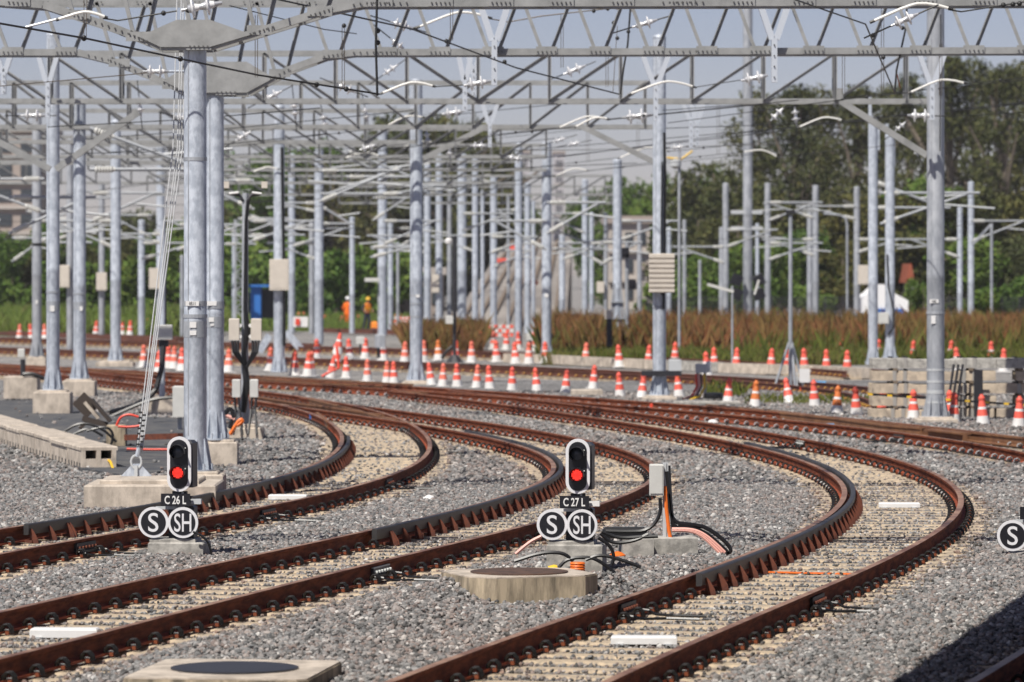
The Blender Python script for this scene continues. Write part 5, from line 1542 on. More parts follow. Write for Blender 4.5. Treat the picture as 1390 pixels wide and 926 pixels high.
for ti in range(5):
    z = .02 + ti * .265
    for ci, (xc, side_) in enumerate(((1266, 'left'), (1436, 'right'))):
        for row in range(2):
            stacked_sleeper(Vector(((xc + (26 if ti % 2 else 0) * (1 if ci else 0) - PX) * ks + random.uniform(-.03, .03) * (1 - ci), Zs + row * .42 + random.uniform(-.02, .02), z)), 2.62, 'stacksleeper' if ti < 4 else 'concg', f'concrete sleeper in the {tiers[ti]} tier of the {side_} stack at right, {"front" if row == 0 else "rear"} row')
            if row == 0 and ti > 0:
                for dx in (-.8, .8):
                    t = thing('spacer', Vector(((xc - PX) * ks + dx, Zs + .2, z - .06)), f'dark timber spacer under the {tiers[ti]} tier, {"left" if dx < 0 else "right"} end of the {side_} sleeper stack', 'timber spacer', 'timber spacers in the sleeper stacks')
                    mb = MB(); mb.box(t.location + Vector((0, 0, .030)), (.10, .72, .056)); mb.build('timber', M['wood'], t)
t = thing('dark_strap', U(1328, 537, 91.6), 'dark upright strap board leaning on the stacked sleepers', 'board')
mb = MB(); mb.box(U(1328, 535, 91.6), (12 * ks, .03, 66 * ks)); mb.build('board', M['darkmetal'], t)
for i, x in enumerate((1292, 1298, 1304)):
    t = thing('leaning_rod', U(x, 530, 91.4), f'dark rod leaning on the stacked sleepers, {ordn(i)} of three', 'rod', 'rods leaning on the stack')
    mb = MB(); mb.tube([U(x - 7, 560, 91.3), U(x + 3, 495, 91.6)], .03, 5); mb.build('rod', M['darkmetal'], t)
# black and yellow tape across the stack
t = thing('warning_tape', U(1180, 537, 91), 'black and yellow warning tape strung across the stacked sleepers', 'warning tape')
for i in range(34):
    a, b = 1178 + i * 6.6, 1178 + (i + 1) * 6.6
    mb = MB(); mb.beam(U(a, 535 + (a - 1178) * .07, 90.9), U(b, 535 + (b - 1178) * .07, 90.9), .01, .045); mb.build('band', M['yellow' if i % 4 == 0 else 'black'], t)

# ------------------------------------------------------------------ cones
def cone_proto(body='conered'):
    root = bpy.data.objects.new('traffic_cone', None)
    def part(nm, prof, m, n=14):
        mb = MB(); mb.lathe(prof, n); return link_mesh(nm, mb.mesh(nm, M[m], True), root)
    mb = MB(); mb.cbox((0, 0, .012), (.30, .30, .024), .008); link_mesh('base', mb.mesh('base', M['conewhite']), root)
    part('lower_sleeve', [(.142, .024), (.112, .20)], 'conewhite')
    part('body', [(.112, .20), (.090, .335)], body)
    part('band', [(.091, .335), (.082, .385)], 'conewhite')
    part('neck', [(.082, .385), (.062, .49), (.058, .51)], body)
    part('top_knob', [(.058, .51), (.070, .53), (.068, .575), (.04, .605), (.034, .64)], body)
    mb = MB(); mb.lathe([(.01, -.025), (.028, 0), (.01, .025)], 8, Matrix.Rotation(math.pi / 2, 3, 'X'), (.03, -.05, .50)); link_mesh('lamp', mb.mesh('lamp', M['orange']), root)
    return root
PROTO, PROTO2, PROTO3 = cone_proto(), cone_proto('orangecone'), cone_proto('conefaded')
row1 = [(195, 499), (215, 509), (229.5, 500), (236, 500.5), (247, 504), (310, 506), (366.5, 503), (400, 510), (418, 511), (421.5, 510), (470, 513), (498.6, 518), (525, 521), (535, 521.5), (586, 523.5), (601, 525), (620.6, 525.5), (647, 527), (665, 528.5), (695, 530.5), (729, 532.5), (767.6, 534.5), (805, 528), (842, 540), (871, 542), (922, 540), (988, 550), (1024.6, 554), (1072, 549), (1106, 553), (1135.6, 563), (1162.6, 565), (1197, 566), (1240, 570), (1289, 571), (1294, 575), (1334.4, 578), (1383, 581)]
row2 = [(26, 462), (43, 461), (61, 461.5), (130, 456), (166, 455), (176, 455.5), (199, 452), (237, 446), (550, 467), (574, 470), (583, 471), (599.3, 471.5), (611, 472), (622, 472), (631, 473), (641.6, 473.5), (653, 474), (670, 474), (687, 474.5), (704, 475), (724, 476), (771.7, 478), (793, 479), (819, 480), (877.5, 482), (908, 482), (943, 482), (980, 484.5), (1018, 485), (1057.5, 486), (1099, 487), (1142.5, 488), (1192, 489), (1237.5, 491), (1290, 491), (1345.5, 492.5)]
row3 = [(700, 494), (718, 494), (1068, 505), (1122, 507), (970, 503), (640, 492), (618, 491), (575, 491), (520, 489), (475, 488), (430, 488), (458, 497), (495.5, 487), (549, 493), (595, 490), (674, 491), (740, 493), (794.5, 495), (841, 498.5), (879.5, 499), (916, 494), (960, 511), (999, 504), (1046, 505), (1092, 505), (1150, 508.5), (1300.6, 503), (1362, 505)]
row4 = [(435, 449), (441, 446), (463, 447), (486, 446), (520, 444), (529, 443), (536, 445), (543, 444), (405, 441), (412, 441), (240, 441), (244, 444), (214, 443), (152, 446)]
in_front, in_rear, in_mid, in_far = 'in the front row of cones', 'in the row before the grass', 'in the row between brown tracks', 'in the farthest scatter'
def put_cones(rows, txt, grp):
    rows = sorted(rows)
    for i, (x, y) in enumerate(rows):
        pr = PROTO2 if (x, y) in ((1024.6, 554), (1135.6, 563), (595, 490)) else (PROTO3 if int(x * 7 + y) % 4 == 0 else PROTO)
        c = copy_tree(pr)
        c.location = G(x, y, .0)
        if y < 512: c.scale = (1.22, 1.22, 1.16)
        c.rotation_euler = (random.uniform(-.07, .07), random.gauss(0, .05), random.uniform(-3, 3))
        if (x, y) in ((871, 542), (988, 550)): c.rotation_euler[1] = .16 * (1 if x < 900 else -1)
        if (x, y) == (1072, 549): c.rotation_euler[1] = .28
        kind = 'dull orange' if pr is PROTO2 else ('faded red' if pr is PROTO3 else 'red')
        tag(c, f'{kind} and white cone, {ordn(i)} from left {txt}', 'traffic cone', grp)
put_cones(row1, in_front, 'cones of the front row')
put_cones(row2, in_rear, 'cones of the rear row')
put_cones(row3, in_mid, 'cones of the middle row')
put_cones(row4, in_far, 'farthest cones')
# stack of cones wrapped in tape
t = thing('cone_bundle', G(450, 513), 'leaning bundle of orange-red and white cones wrapped in tape', 'cone bundle')
k = F and G(450, 513).y / F
for j, (x, y) in enumerate(((449, 513), (458, 480))):
    for nm, z0, z1, r0, r1, m in (('lower_sleeve', 0, .2, .16, .12, 'conewhite'), ('body', .2, .36, .12, .09, 'conered'), ('band', .36, .42, .09, .075, 'conewhite'), ('neck', .42, .62, .075, .04, 'conered')):
        mb = MB(); mb.lathe([(r0, z0), (r1, z1)], 12, Matrix.Rotation(.14, 3, 'Y'), U(x, y, G(450, 513).y)); mb.build(nm, M[m], t, smooth=True)
mb = MB(); mb.tube([U(437, 511, 125), U(446, 506, 125), U(460, 500, 125), U(457, 470, 125.3)], .04, 5); mb.build('tape', M['redcable'], t)
# red and white barrier net
for i, (x0, x1, y0, y1, Z, lab) in enumerate(((655, 697, 441, 458, 190, 'red and white barrier mesh behind the rear cones in the middle'), (535, 556, 430, 443, 230, 'red and white barrier mesh behind the workers'))):
    t = thing('barrier_mesh', U(x0, y1, Z), lab, 'barrier')
    n = 8
    for j in range(n):
        for r_ in range(3):
            a = x0 + (x1 - x0) * j / n; b = x0 + (x1 - x0) * (j + 1) / n
            ya = y0 + (y1 - y0) * r_ / 3; yb_ = y0 + (y1 - y0) * (r_ + .8) / 3
            mb = MB(); mb.box(U((a + b) / 2, (ya + yb_) / 2, Z), ((b - a) / F * Z, .03, (yb_ - ya) / F * Z)); mb.build('panel', M['conered' if (j + r_) % 2 else 'conewhite'], t)
for pr in (PROTO, PROTO2, PROTO3):
    for ch in list(pr.children): bpy.data.objects.remove(ch)
    bpy.data.objects.remove(pr)

# ------------------------------------------------------------------ people
def person(name_loc, label, parts, pose, scale, rz):
    """one continuous skinned body; clothing colours by height on the same surface"""
    th = thing('person', name_loc, label, 'person', None, rz)
    verts = [v for v, r in pose['v']]; edges = pose['e']
    me = bpy.data.meshes.new('body_frame')
    me.from_pydata([tuple(Vector(v) * scale) for v in verts], edges, [])
    o = bpy.data.objects.new('body', me)
    C.objects.link(o)
    sk = o.modifiers.new('skin', 'SKIN')
    for i, (v, r) in enumerate(pose['v']):
        d = me.skin_vertices[0].data[i]
        rr = r if isinstance(r, tuple) else (r, r)
        d.radius = (rr[0] * scale, rr[1] * scale)
        d.use_root = (i == 0)
    sb = o.modifiers.new('sub', 'SUBSURF'); sb.levels = sb.render_levels = 2
    dg = bpy.context.evaluated_depsgraph_get()
    m2 = bpy.data.meshes.new_from_object(o.evaluated_get(dg))
    bpy.data.objects.remove(o)
    m2.name = 'body'
    m2.materials.clear()
    for m in parts: m2.materials.append(M[m])
    for p in m2.polygons:
        p.material_index = pose['mat'](p.center / scale)
        p.use_smooth = True
    return th, link_mesh('body', m2, th)
def std_pose(bend=0.0, armL=((.26, .02, 1.12), (.24, -.16, .92)), armR=((-.26, .02, 1.12), (-.24, -.16, .92)), stride=.12, mat_=None):
    v = [((0, 0, .93), (.15, .11)), ((0, -.01 - bend * .3, 1.12), (.14, .10)), ((0, -bend * .8, 1.34), (.17, .11)), ((0, -bend, 1.46), .065), ((0, -bend - .01, 1.54), .06), ((0, -bend - .02, 1.63), (.085, .10)), ((0, -bend - .02, 1.71), .075),
         ((.18, -bend * .8, 1.40), .065), (armL[0], .05), (armL[1], .036), ((armL[1][0], armL[1][1] - .06, armL[1][2] - .07), .03),
         ((-.18, -bend * .8, 1.40), .065), (armR[0], .05), (armR[1], .036), ((armR[1][0], armR[1][1] - .06, armR[1][2] - .07), .03),
         ((.09, 0, .86), .095), ((.10, -stride * .6, .48), .068), ((.10, stride * .3, .09), .048), ((.11, stride * .3 - .15, .04), .04),
         ((-.09, 0, .86), .095), ((-.10, stride * .3, .48), .068), ((-.10, stride, .09), .048), ((-.11, stride - .15, .04), .04)]
    e = [(0, 1), (1, 2), (2, 3), (3, 4), (4, 5), (5, 6), (2, 7), (7, 8), (8, 9), (9, 10), (2, 11), (11, 12), (12, 13), (13, 14), (0, 15), (15, 16), (16, 17), (17, 18), (0, 19), (19, 20), (20, 21), (21, 22)]
    return {'v': v, 'e': e, 'mat': mat_}
def head_bits(th, helmet, scale, bend):
    k = scale
    mb = MB(); mb.lathe([(.125 * k, 1.655 * k), (.12 * k, 1.70 * k), (.10 * k, 1.76 * k), (.05 * k, 1.80 * k), (.005, 1.81 * k)], 14, c=(0, (-bend - .02) * k, 0)); mb.box((0, (-bend - .14) * k, 1.66 * k), (.16 * k, .08 * k, .012))
    link_mesh('helmet', mb.mesh('helmet', M[helmet], True), th)
    mb = MB()
    for sx in (-.035, .035): mb.box((sx * k, (-bend - .118) * k, 1.625 * k), (.022 * k, .012, .012 * k), mi=0)
    mb.box((0, (-bend - .125) * k, 1.60 * k), (.022 * k, .03 * k, .045 * k), mi=1); mb.box((0, (-bend - .112) * k, 1.565 * k), (.05 * k, .012, .008), mi=0)
    link_mesh('face', mb.mesh('face', [M['black'], M['skin']]), th)
SCALE = 1.0
g = G(471, 447.5)
th, _ = person(g, 'worker in orange coveralls and white helmet standing left of the other worker', ['overall', 'skin', 'black'],
               std_pose(.05, mat_=lambda c: 1 if (c.z > 1.48 or (c.z < .95 and abs(c.x) > .2 and c.z > .7)) else (2 if c.z < .1 else 0)), SCALE, math.radians(150))
head_bits(th, 'helmetw', SCALE, .05)
g = G(498, 449)
th, _ = person(g, 'worker in an orange vest, navy trousers and yellow helmet', ['hivis', 'skin', 'navy'],
               std_pose(.10, ((.30, .0, 1.16), (.22, -.22, 1.05)), ((-.3, .0, 1.16), (-.2, -.24, 1.02)), .2, mat_=lambda c: 1 if (c.z > 1.48 or (abs(c.x) > .19 and c.z < 1.3 and c.z > .8 and c.y < -.1)) else (2 if (c.z < .95 or abs(c.x) > .2) else 0)), SCALE, math.radians(35))
head_bits(th, 'helmety', SCALE, .10)
mb = MB(); mb.box((0, -.03 * SCALE, 1.18 * SCALE), (.36 * SCALE, .29 * SCALE, .05 * SCALE)); link_mesh('reflective_strip', mb.mesh('reflective_strip', M['yellow']), th)
g = G(508, 449)
t = thing('tool_bag', g, 'orange bag on the ground just right of the worker in the vest', 'bag')
mb = MB(); mb.cbox(g + Vector((0, 0, .28)), (.34, .3, .42), .08); mb.build('bag', M['hivis'], t); mb = MB(); mb.box(g + Vector((0, -.02, .08)), (.30, .28, .12)); mb.build('bottom', M['navy'], t)

# ------------------------------------------------------------------ small things in the middle distance
t = thing('blue_hut', U(347, 432, 225), 'blue panelled hut behind the tall cable post', 'hut'); k = 225 / F
mb = MB(); mb.box(U(348, 410, 225), (14 * k, 1.5, 46 * k)); mb.build('panel', M['blue'], t)
mb = MB(); mb.box(U(368, 412, 226), (26 * k, 1.4, 40 * k)); mb.build('side', M['darkmetal'], t)
mb = MB(); mb.box(U(360, 388, 225), (46 * k, 2, 3 * k)); mb.build('roof', M['blue'], t)
for (x0, y0, x1, y1) in ((388, 450, 412, 478), (352, 478, 366, 455)):
    t = thing('tilted_beam', U(x0, y0, 170), f'pale steel beam lying tilted {"right" if x0 > 370 else "left"} of the mast with the white cabinet', 'steel beam')
    mb = MB(); mb.beam(U(x0, y0, 170), U(x1, y1, 170), .22, .28); mb.build('beam', M['galv'], t)
t = thing('grey_cabinet', U(516, 470, 150), 'dark grey lineside cabinet at the foot of a pale mast left of the middle', 'cabinet'); k = 150 / F
mb = MB(); mb.cbox(U(516, 463, 150), (14 * k, .4, 18 * k), .03); mb.build('body', M['grey'] if False else M['galv2'], t); mb = MB(); mb.beam(U(514, 486, 150), U(514, 472, 150), .12, .12); mb.build('post', M['darkmetal'], t)
t = thing('white_notice', U(489, 466, 150), 'small white notice box on a post beside the dark grey cabinet', 'box')
mb = MB(); mb.cbox(U(489, 462, 150), (11 * k, .2, 10 * k), .02); mb.build('box', M['offwhite'], t); mb = MB(); mb.beam(U(489, 482, 150), U(489, 467, 150), .06, .06); mb.build('post', M['darkmetal'], t)
t = thing('warning_board', U(405, 437, 200), 'white board with a red square near the far left cones', 'board'); k = 200 / F
mb = MB(); mb.box(U(408, 437, 200), (20 * k, .05, 14 * k)); mb.build('board', M['white'], t); mb = MB(); mb.box(U(404, 437, 199.9), (6 * k, .03, 9 * k)); mb.build('patch', M['redcable'], t)
t = thing('low_box', U(719, 458, 165), 'white box on a dark post left of the pale mast in the middle', 'box'); k = 165 / F
mb = MB(); mb.cbox(U(719, 457, 165), (9 * k, .2, 9 * k), .02); mb.build('box', M['offwhite'], t); mb = MB(); mb.beam(U(720, 476, 165), U(720, 462, 165), .14, .14); mb.build('post', M['darkmetal'], t)
t = thing('lineside_box', U(826, 435, 155), 'beige box on a dark post before the red-brown grass, left of the stayed mast', 'box'); k = 155 / F
mb = MB(); mb.cbox(U(826, 427, 155), (10 * k, .25, 12 * k), .02); mb.build('box', M['cream'], t); mb = MB(); mb.beam(U(827, 474, 155), U(827, 433, 155), .2, .2); mb.build('post', M['darkmetal'], t)
t = thing('horn_speaker', U(500, 380, 190), 'white camera arm on a slim post left of the middle', 'camera'); k = 190 / F
mb = MB(); mb.cbox(U(505, 380, 190), (20 * k, .25, 5 * k), .03); mb.build('arm', M['offwhite'], t); mb = MB(); mb.beam(U(514, 430, 190.3), U(514, 378, 190.3), .08, .08); mb.build('post', M['galv2'], t)

# white tent
t = thing('white_tent', U(1198, 425, 215), 'white gabled tent with a blue lower band behind the paired masts', 'tent'); k = 215 / F
prof = [(1168, 425), (1168, 405), (1180, 398), (1192, 386), (1200, 386), (1214, 398), (1233, 408), (1233, 425)]
mb = MB(); mb.prism([((x - PX) * k, H - (y - PY) * k) for x, y in prof], (0, 215, 0), (1, 0, 0), (0, 0, 1), (0, 4, 0)); mb.build('canopy', M['tent'], t)
mb = MB(); mb.box(U(1207, 422, 214.95), (40 * k, .06, 6 * k)); mb.build('band', M['blue'], t)
t = thing('mesh_fence', U(1240, 420, 240), 'dark mesh fence along the foot of the right-hand wood', 'fence'); k = 240 / F
for x in range(880, 1400, 24):
    mb = MB(); mb.beam(U(x, 428, 240), U(x, 402, 240), .08, .08); mb.build('fence_post', M['darkmetal'], t)
mb = MB()
for y in (404, 410, 416, 422): mb.beam(U(876, y, 240), U(1396, y, 240), .03, .03)
for x in np.arange(878, 1394, 2.4): mb.beam(U(x, 424, 240), U(x, 403, 240), .022, .022)
tag(mb.build('mesh', M['darkmetal'], t), kind='stuff')

# ------------------------------------------------------------------ buildings and far ramp
def ring_windows(t, x0, x1, y0, y1, nx, ny, Z, m='darkmetal', frac=.6, dep=.15):
    k = Z / F
    for i in range(nx):
        for j in range(ny):
            cx, cy = x0 + (x1 - x0) * (i + .5) / nx, y0 + (y1 - y0) * (j + .5) / ny
            mb = MB(); mb.box(U(cx, cy, Z - .02), ((x1 - x0) / nx * k * frac, dep, (y1 - y0) / ny * k * frac * .8)); mb.build('window', M[m], t)
M['brownwall'] = mat('brown_brick_wall', (0.40, 0.34, 0.30), .9, col2=(.33, .28, .25), noise=.5, nscale=.5)
M['palewall'] = mat('pale_render_wall', (0.50, 0.46, 0.42), .9, col2=(.42, .38, .34), noise=.5, nscale=.4)
M['bluewall'] = mat('hazy_tower_wall', (0.46, 0.44, 0.46), .9)
M['glass'] = mat('dark_window_glass', (0.05, 0.06, 0.07), .15)
def building(x0, x1, y0, y1, Z, dep, lab, m, nx, ny, cat='building'):
    c = U((x0 + x1) / 2, y1, Z)
    t = thing('building', c, lab, cat)
    k = Z / F
    mb = MB(); mb.box(Vector(((x0 + x1) / 2 * k - PX * k, Z + dep / 2, H - ((y0 + y1) / 2 - PY) * k)), ((x1 - x0) * k, dep, (y1 - y0) * k)); mb.build('wall', M[m], t)
    mb = MB(); mb.box(Vector(((x0 + x1) / 2 * k - PX * k, Z + dep / 2, H - (y0 - PY) * k + .2)), ((x1 - x0) * k + .6, dep + .6, .5)); mb.build('roof', M['palewall' if m == 'brownwall' else 'brownwall'], t)
    if nx: ring_windows(t, x0 + 2, x1 - 2, y0 + 4, y1 - 4, nx, ny, Z, 'glass')
    for j in range(1, ny):
        mb = MB(); mb.box(U((x0 + x1) / 2, y0 + (y1 - y0) * j / ny, Z - .15), ((x1 - x0) * k, .3, .25)); mb.build('floor_band', M['palewall'], t)
    return t
building(-40, 54, 178, 420, 330, 14, 'brown building of several floors at the far left behind the masts', 'brownwall', 3, 7)
building(826, 882, 302, 420, 300, 10, 'low pale building behind the stayed mast in the middle', 'palewall', 3, 3)
building(876, 945, 365, 425, 290, 8, 'beige wall of a low building behind the ribbed cabinet mast', 'palewall', 4, 1)
building(704, 718, 207, 420, 900, 20, 'hazy far tower block seen left of the pale mast in the middle', 'bluewall', 3, 10)
building(752, 766, 208, 420, 920, 20, 'hazy far tower block seen right of the pale mast in the middle', 'bluewall', 3, 10)
building(505, 600, 372, 430, 290, 8, 'low dark shed behind the workers', 'brownwall', 6, 1, 'shed')
# houses with red roofs among the trees
for x, y, w, lab in ((1236, 372, 6, 'red tiled roof glimpsed among the trees behind the white tent'),):
    Z = 264; k = Z / F
    t = thing('house', U(x, 420, Z), lab, 'house')
    mb = MB(); mb.prism([(-w * k, 0), (w * k, 0), (w * .2 * k, 26 * k), (-w * .3 * k, 26 * k)], U(x, y + 12, Z), (1, 0, 0), (0, 0, 1), (0, 6, 0)); mb.build('roof', M['rooftile'], t)
    mb = MB(); mb.box(U(x, (y + 12 + 420) / 2, Z + 3), (w * 1.7 * k, 5, (420 - y - 12) * k)); mb.build('wall', M['palewall'], t)
    mb = MB(); mb.box(U(x + w * .4, y + 22, Z + .4), (6 * k, .2, 10 * k)); mb.build('window', M['white'], t)
# concrete ramp with tracks climbing in the middle distance
t = thing('ramp', G(700, 445), 'pale concrete ramp climbing away behind the middle masts', 'ramp')
P0, P1 = [U(604, 446, 232), U(768, 446, 232)], [U(688, 328, 330), U(776, 328, 330)]
M['ramp'] = mat('stained_ramp_concrete', (.34, .31, .28), .9, col2=(.20, .18, .165), noise=.9, nscale=.35, stretch=(1, .25, 1))
mb = MB(); mb.add([P0[0], P0[1], P1[1], P1[0], P0[0] - Vector((0, 0, .4)), P0[1] - Vector((0, 0, .4)), Vector((P1[1].x, P1[1].y, -.3)), Vector((P1[0].x, P1[0].y, -.3))], [(0, 1, 2, 3), (4, 7, 6, 5), (0, 4, 5, 1), (1, 5, 6, 2), (2, 6, 7, 3), (3, 7, 4, 0)]); mb.build('deck', M['ramp'], t)
for i, f in enumerate((.10, .24, .36, .50, .62, .78, .9)):
    a, b = P0[0].lerp(P0[1], f), P1[0].lerp(P1[1], f)
    mb = MB(); mb.beam(a + Vector((0, 0, .06)), b + Vector((0, 0, .06)), .2, .18); mb.build('rail', M['wood'], t)
for f, g_ in ((.16, .62), (.22, .80), (.62, .35)):
    a = P0[0].lerp(P0[1], f).lerp(P1[0].lerp(P1[1], f), g_)
    mb = MB(); mb.box(a + Vector((0, 0, .5)), (.8, .1, .28)); mb.build('barrier_panel', M['rust'] if f > .5 else M['conered'], t)

# ------------------------------------------------------------------ vegetation
def leaf_mat(name, cols, rand):
    m = mat(name, (1, 1, 1), 0.75, island=cols, spec=0.25)
    nt = m.node_tree; N, L = nt.nodes, nt.links
    b = N['Principled BSDF']
    src = b.inputs['Base Color'].links[0].from_socket
    oi = N.new('ShaderNodeObjectInfo')
    cr = N.new('ShaderNodeValToRGB')
    el = cr.color_ramp.elements
    el[0].color, el[1].color = (*rand[0], 1), (*rand[1], 1)
    L.new(oi.outputs['Random'], cr.inputs[0])
    mx = N.new('ShaderNodeMix'); mx.data_type = 'RGBA'; mx.blend_type = 'MULTIPLY'; mx.inputs['Factor'].default_value = 1
    L.new(src, mx.inputs['A']); L.new(cr.outputs[0], mx.inputs['B'])
    L.new(mx.outputs['Result'], b.inputs['Base Color'])
    return m
M['leafdark'] = leaf_mat('olive_leaves', [(.035, .045, .014), (.068, .082, .025), (.115, .115, .038), (.05, .065, .02)], ((.8, .85, .9), (1.25, 1.1, .9)))
M['leafbright'] = leaf_mat('fresh_green_leaves', [(.07, .13, .02), (.11, .18, .03), (.05, .09, .018), (.15, .20, .04)], ((.75, .85, .8), (1.15, 1.1, 1)))
def crown_mesh(seed, kind):
    r = np.random.default_rng(seed)
    V, Fc = [], []
    if kind == 'tall':
        lobes = []
        for _ in range(36):
            z = r.uniform(.16, .94); a = r.uniform(0, 6.28); rr = r.uniform(.0, .42) * (1.0 - .75 * max(0, (z - .55) / .45) ** 2)
            lobes.append((rr * math.cos(a), rr * math.sin(a), z, r.uniform(.13, .23)))
        nl, size, asp = 300, .022, .36
    elif kind == 'round': lobes = [(r.uniform(-.42, .42), r.uniform(-.4, .4), r.uniform(.18, .82), r.uniform(.16, .27)) for _ in range(22)]; nl, size, asp = 300, .029, .55
    else: lobes = [(r.uniform(-.45, .45), r.uniform(-.4, .4), r.uniform(.08, .75), r.uniform(.15, .28)) for _ in range(12)]; nl, size, asp = 200, .05, .85
    for (x, y, z, q) in lobes:
        n = int(nl * (q / .2) ** 2)
        d = r.normal(0, 1, (n, 3)); d /= np.linalg.norm(d, axis=1)[:, None]
        rad = q * r.uniform(.25, 1.0, n) ** .45 * (1 + .25 * np.sin(d[:, 0] * 5 + seed) * np.cos(d[:, 2] * 6))
        P = np.array([x, y, z]) + d * rad[:, None] * np.array([1, 1, asp])
        for p in P:
            a = r.normal(0, 1, 3); a /= np.linalg.norm(a)
            b = np.cross(a, r.normal(0, 1, 3)); b /= np.linalg.norm(b) + 1e-9
            a[2] *= asp; b[2] *= asp
            s1, s2 = size * r.uniform(.6, 1.4), size * r.uniform(.4, .9)
            i = len(V)
            V += [tuple(p - a * s1), tuple(p + b * s2), tuple(p + a * s1), tuple(p - b * s2)]
            Fc.append((i, i + 1, i + 2, i + 3))
    me = bpy.data.meshes.new('crown')
    me.from_pydata(V, [], Fc)
    return me, lobes
def trunk_mesh(seed, lobes, kind):
    r = random.Random(seed)
    mb = MB()
    mb.tube([(0, 0, 0), (.01, 0, .25), (.0, .01, .5), (.02, 0, .8)], [.022, .018, .013, .005], 8)
    for (x, y, z, q) in lobes[:9]:
        z0 = max(.12, z * .55)
        mb.tube([(0, 0, z0), (x * .5, y * .5, z0 + (z - z0) * .6), (x, y, z)], [.011, .007, .003], 5)
    return mb.mesh('trunk', M['bark'], True)
KINDS = {}
for kind, n, m in (('tall', 4, 'leafdark'), ('round', 3, 'leafdark'), ('bush', 3, 'leafbright'), ('roundb', 2, 'leafbright')):
    for i in range(n):
        me, lb = crown_mesh(sum(map(ord, kind)) * 10 + i, kind.replace('roundb', 'round'))
        me.materials.append(M[m])
        KINDS.setdefault(kind, []).append((me, trunk_mesh(i, lb, kind)))
TN = {'tall': 'tree', 'round': 'tree', 'roundb': 'tree', 'bush': 'bush'}
def tree(px, top, base_y, wpx, Z, kind, label, group):
    k = Z / F
    zb = min(H - (base_y - PY) * k, 0.0)
    h = H - (top - PY) * k - zb
    th = thing(TN[kind], ((px - PX) * k, Z, zb), label, TN[kind], group, random.uniform(0, 6.28))
    cm, tm = random.choice(KINDS[kind])
    w = wpx * k / .95
    o = link_mesh('crown', cm, th); o.scale = (w, w, h)
    o = link_mesh('trunk', tm, th); o.scale = (h * .9, h * .9, h)
    return th
right = [(925, 205, 95, 330, 'roundb'), (965, 188, 110, 325, 'round'), (1005, 200, 100, 300, 'round'), (1035, 122, 110, 345, 'tall'), (1078, 112, 110, 330, 'tall'), (1120, 120, 120, 340, 'tall'), (1165, 112, 110, 325, 'tall'), (1205, 108, 105, 345, 'tall'), (1235, 90, 100, 335, 'tall'),
         (1288, 66, 120, 330, 'tall'), (1325, 70, 120, 345, 'tall'), (1362, 84, 110, 325, 'tall'), (1398, 78, 120, 335, 'tall'), (1440, 70, 120, 345, 'tall'), (945, 265, 110, 290, 'round'), (1060, 230, 120, 285, 'round'), (1130, 235, 120, 290, 'round'), (1000, 270, 120, 280, 'round'), (1190, 240, 120, 285, 'round'), (1250, 215, 110, 290, 'roundb'), (1310, 230, 130, 285, 'round'), (1370, 235, 120, 290, 'round'), (1220, 295, 100, 270, 'round'), (1300, 300, 110, 270, 'roundb'), (1355, 305, 110, 270, 'round'),
         (1090, 300, 100, 275, 'roundb'), (1030, 310, 100, 270, 'roundb'), (960, 330, 80, 265, 'roundb'), (1145, 310, 90, 270, 'round')]
for i, (x, ty, w, Z, kd) in enumerate(sorted(right)):
    tree(x, ty, 425, w, Z, kd, f'{"tall dusty olive" if kd == "tall" else "dense green"} tree in the right-hand wood, {ordn(i)} from the left there', 'trees of the right-hand wood')
mid = [(x_, 262 + (x_ * 13) % 31, 90, 392 + (x_ * 3) % 17, 'round') for x_ in range(70, 300, 34)] + [(525, 140, 110, 380, 'round'), (572, 118, 120, 375, 'round'), (612, 112, 120, 385, 'round'), (648, 128, 110, 380, 'round'), (600, 190, 130, 370, 'round'), (540, 200, 120, 372, 'round'), (655, 210, 110, 374, 'round'), (360, 180, 110, 385, 'roundb'), (405, 172, 110, 390, 'roundb'), (450, 186, 100, 385, 'round'), (505, 150, 80, 420, 'round'), (545, 138, 80, 410, 'round'), (590, 118, 95, 400, 'round'), (630, 125, 90, 405, 'round'), (665, 185, 70, 400, 'round'), (688, 205, 50, 410, 'round'), (345, 176, 90, 420, 'roundb'), (388, 170, 85, 410, 'roundb'), (425, 180, 80, 420, 'roundb'), (460, 185, 80, 410, 'round'), (318, 210, 60, 420, 'round'),
       (860, 222, 70, 380, 'roundb'), (890, 235, 60, 370, 'roundb'), (835, 265, 50, 380, 'roundb'), (800, 240, 60, 400, 'roundb'), (700, 235, 60, 410, 'roundb'), (560, 230, 110, 390, 'round'), (620, 225, 110, 390, 'round'), (420, 250, 120, 400, 'round'), (500, 250, 120, 395, 'round'), (340, 260, 120, 400, 'round'), (670, 265, 100, 395, 'round')]
for i, (x, ty, w, Z, kd) in enumerate(sorted(mid)):
    tree(x, ty, 432, w, Z, kd, f'{"yellow-green" if kd == "roundb" else "dark green"} tree behind the gantries in the middle, {ordn(i)} from the left there', 'trees behind the gantries')
low = [(x, 300 + 14 * math.sin(x * .7), 70, 290 + (x * 7) % 23, 'round' if (x // 30) % 2 else 'roundb') for x in range(-30, 310, 30)] + [(x, 318 + 16 * math.sin(x * .31), 80, 275 + (x * 5) % 19, 'bush') for x in range(300, 560, 26)] + [(x, 350 + 10 * math.sin(x * .5), 60, 262 + (x * 3) % 9, 'bush') for x in range(-20, 300, 36)]
low += [(900, 365, 60, 250, 'bush'), (935, 355, 60, 250, 'bush'), (965, 370, 60, 245, 'bush'), (1025, 375, 50, 250, 'bush'), (1375, 370, 60, 245, 'bush'), (1255, 375, 40, 240, 'bush'), (1330, 380, 50, 240, 'bush'), (1100, 372, 50, 250, 'bush')]
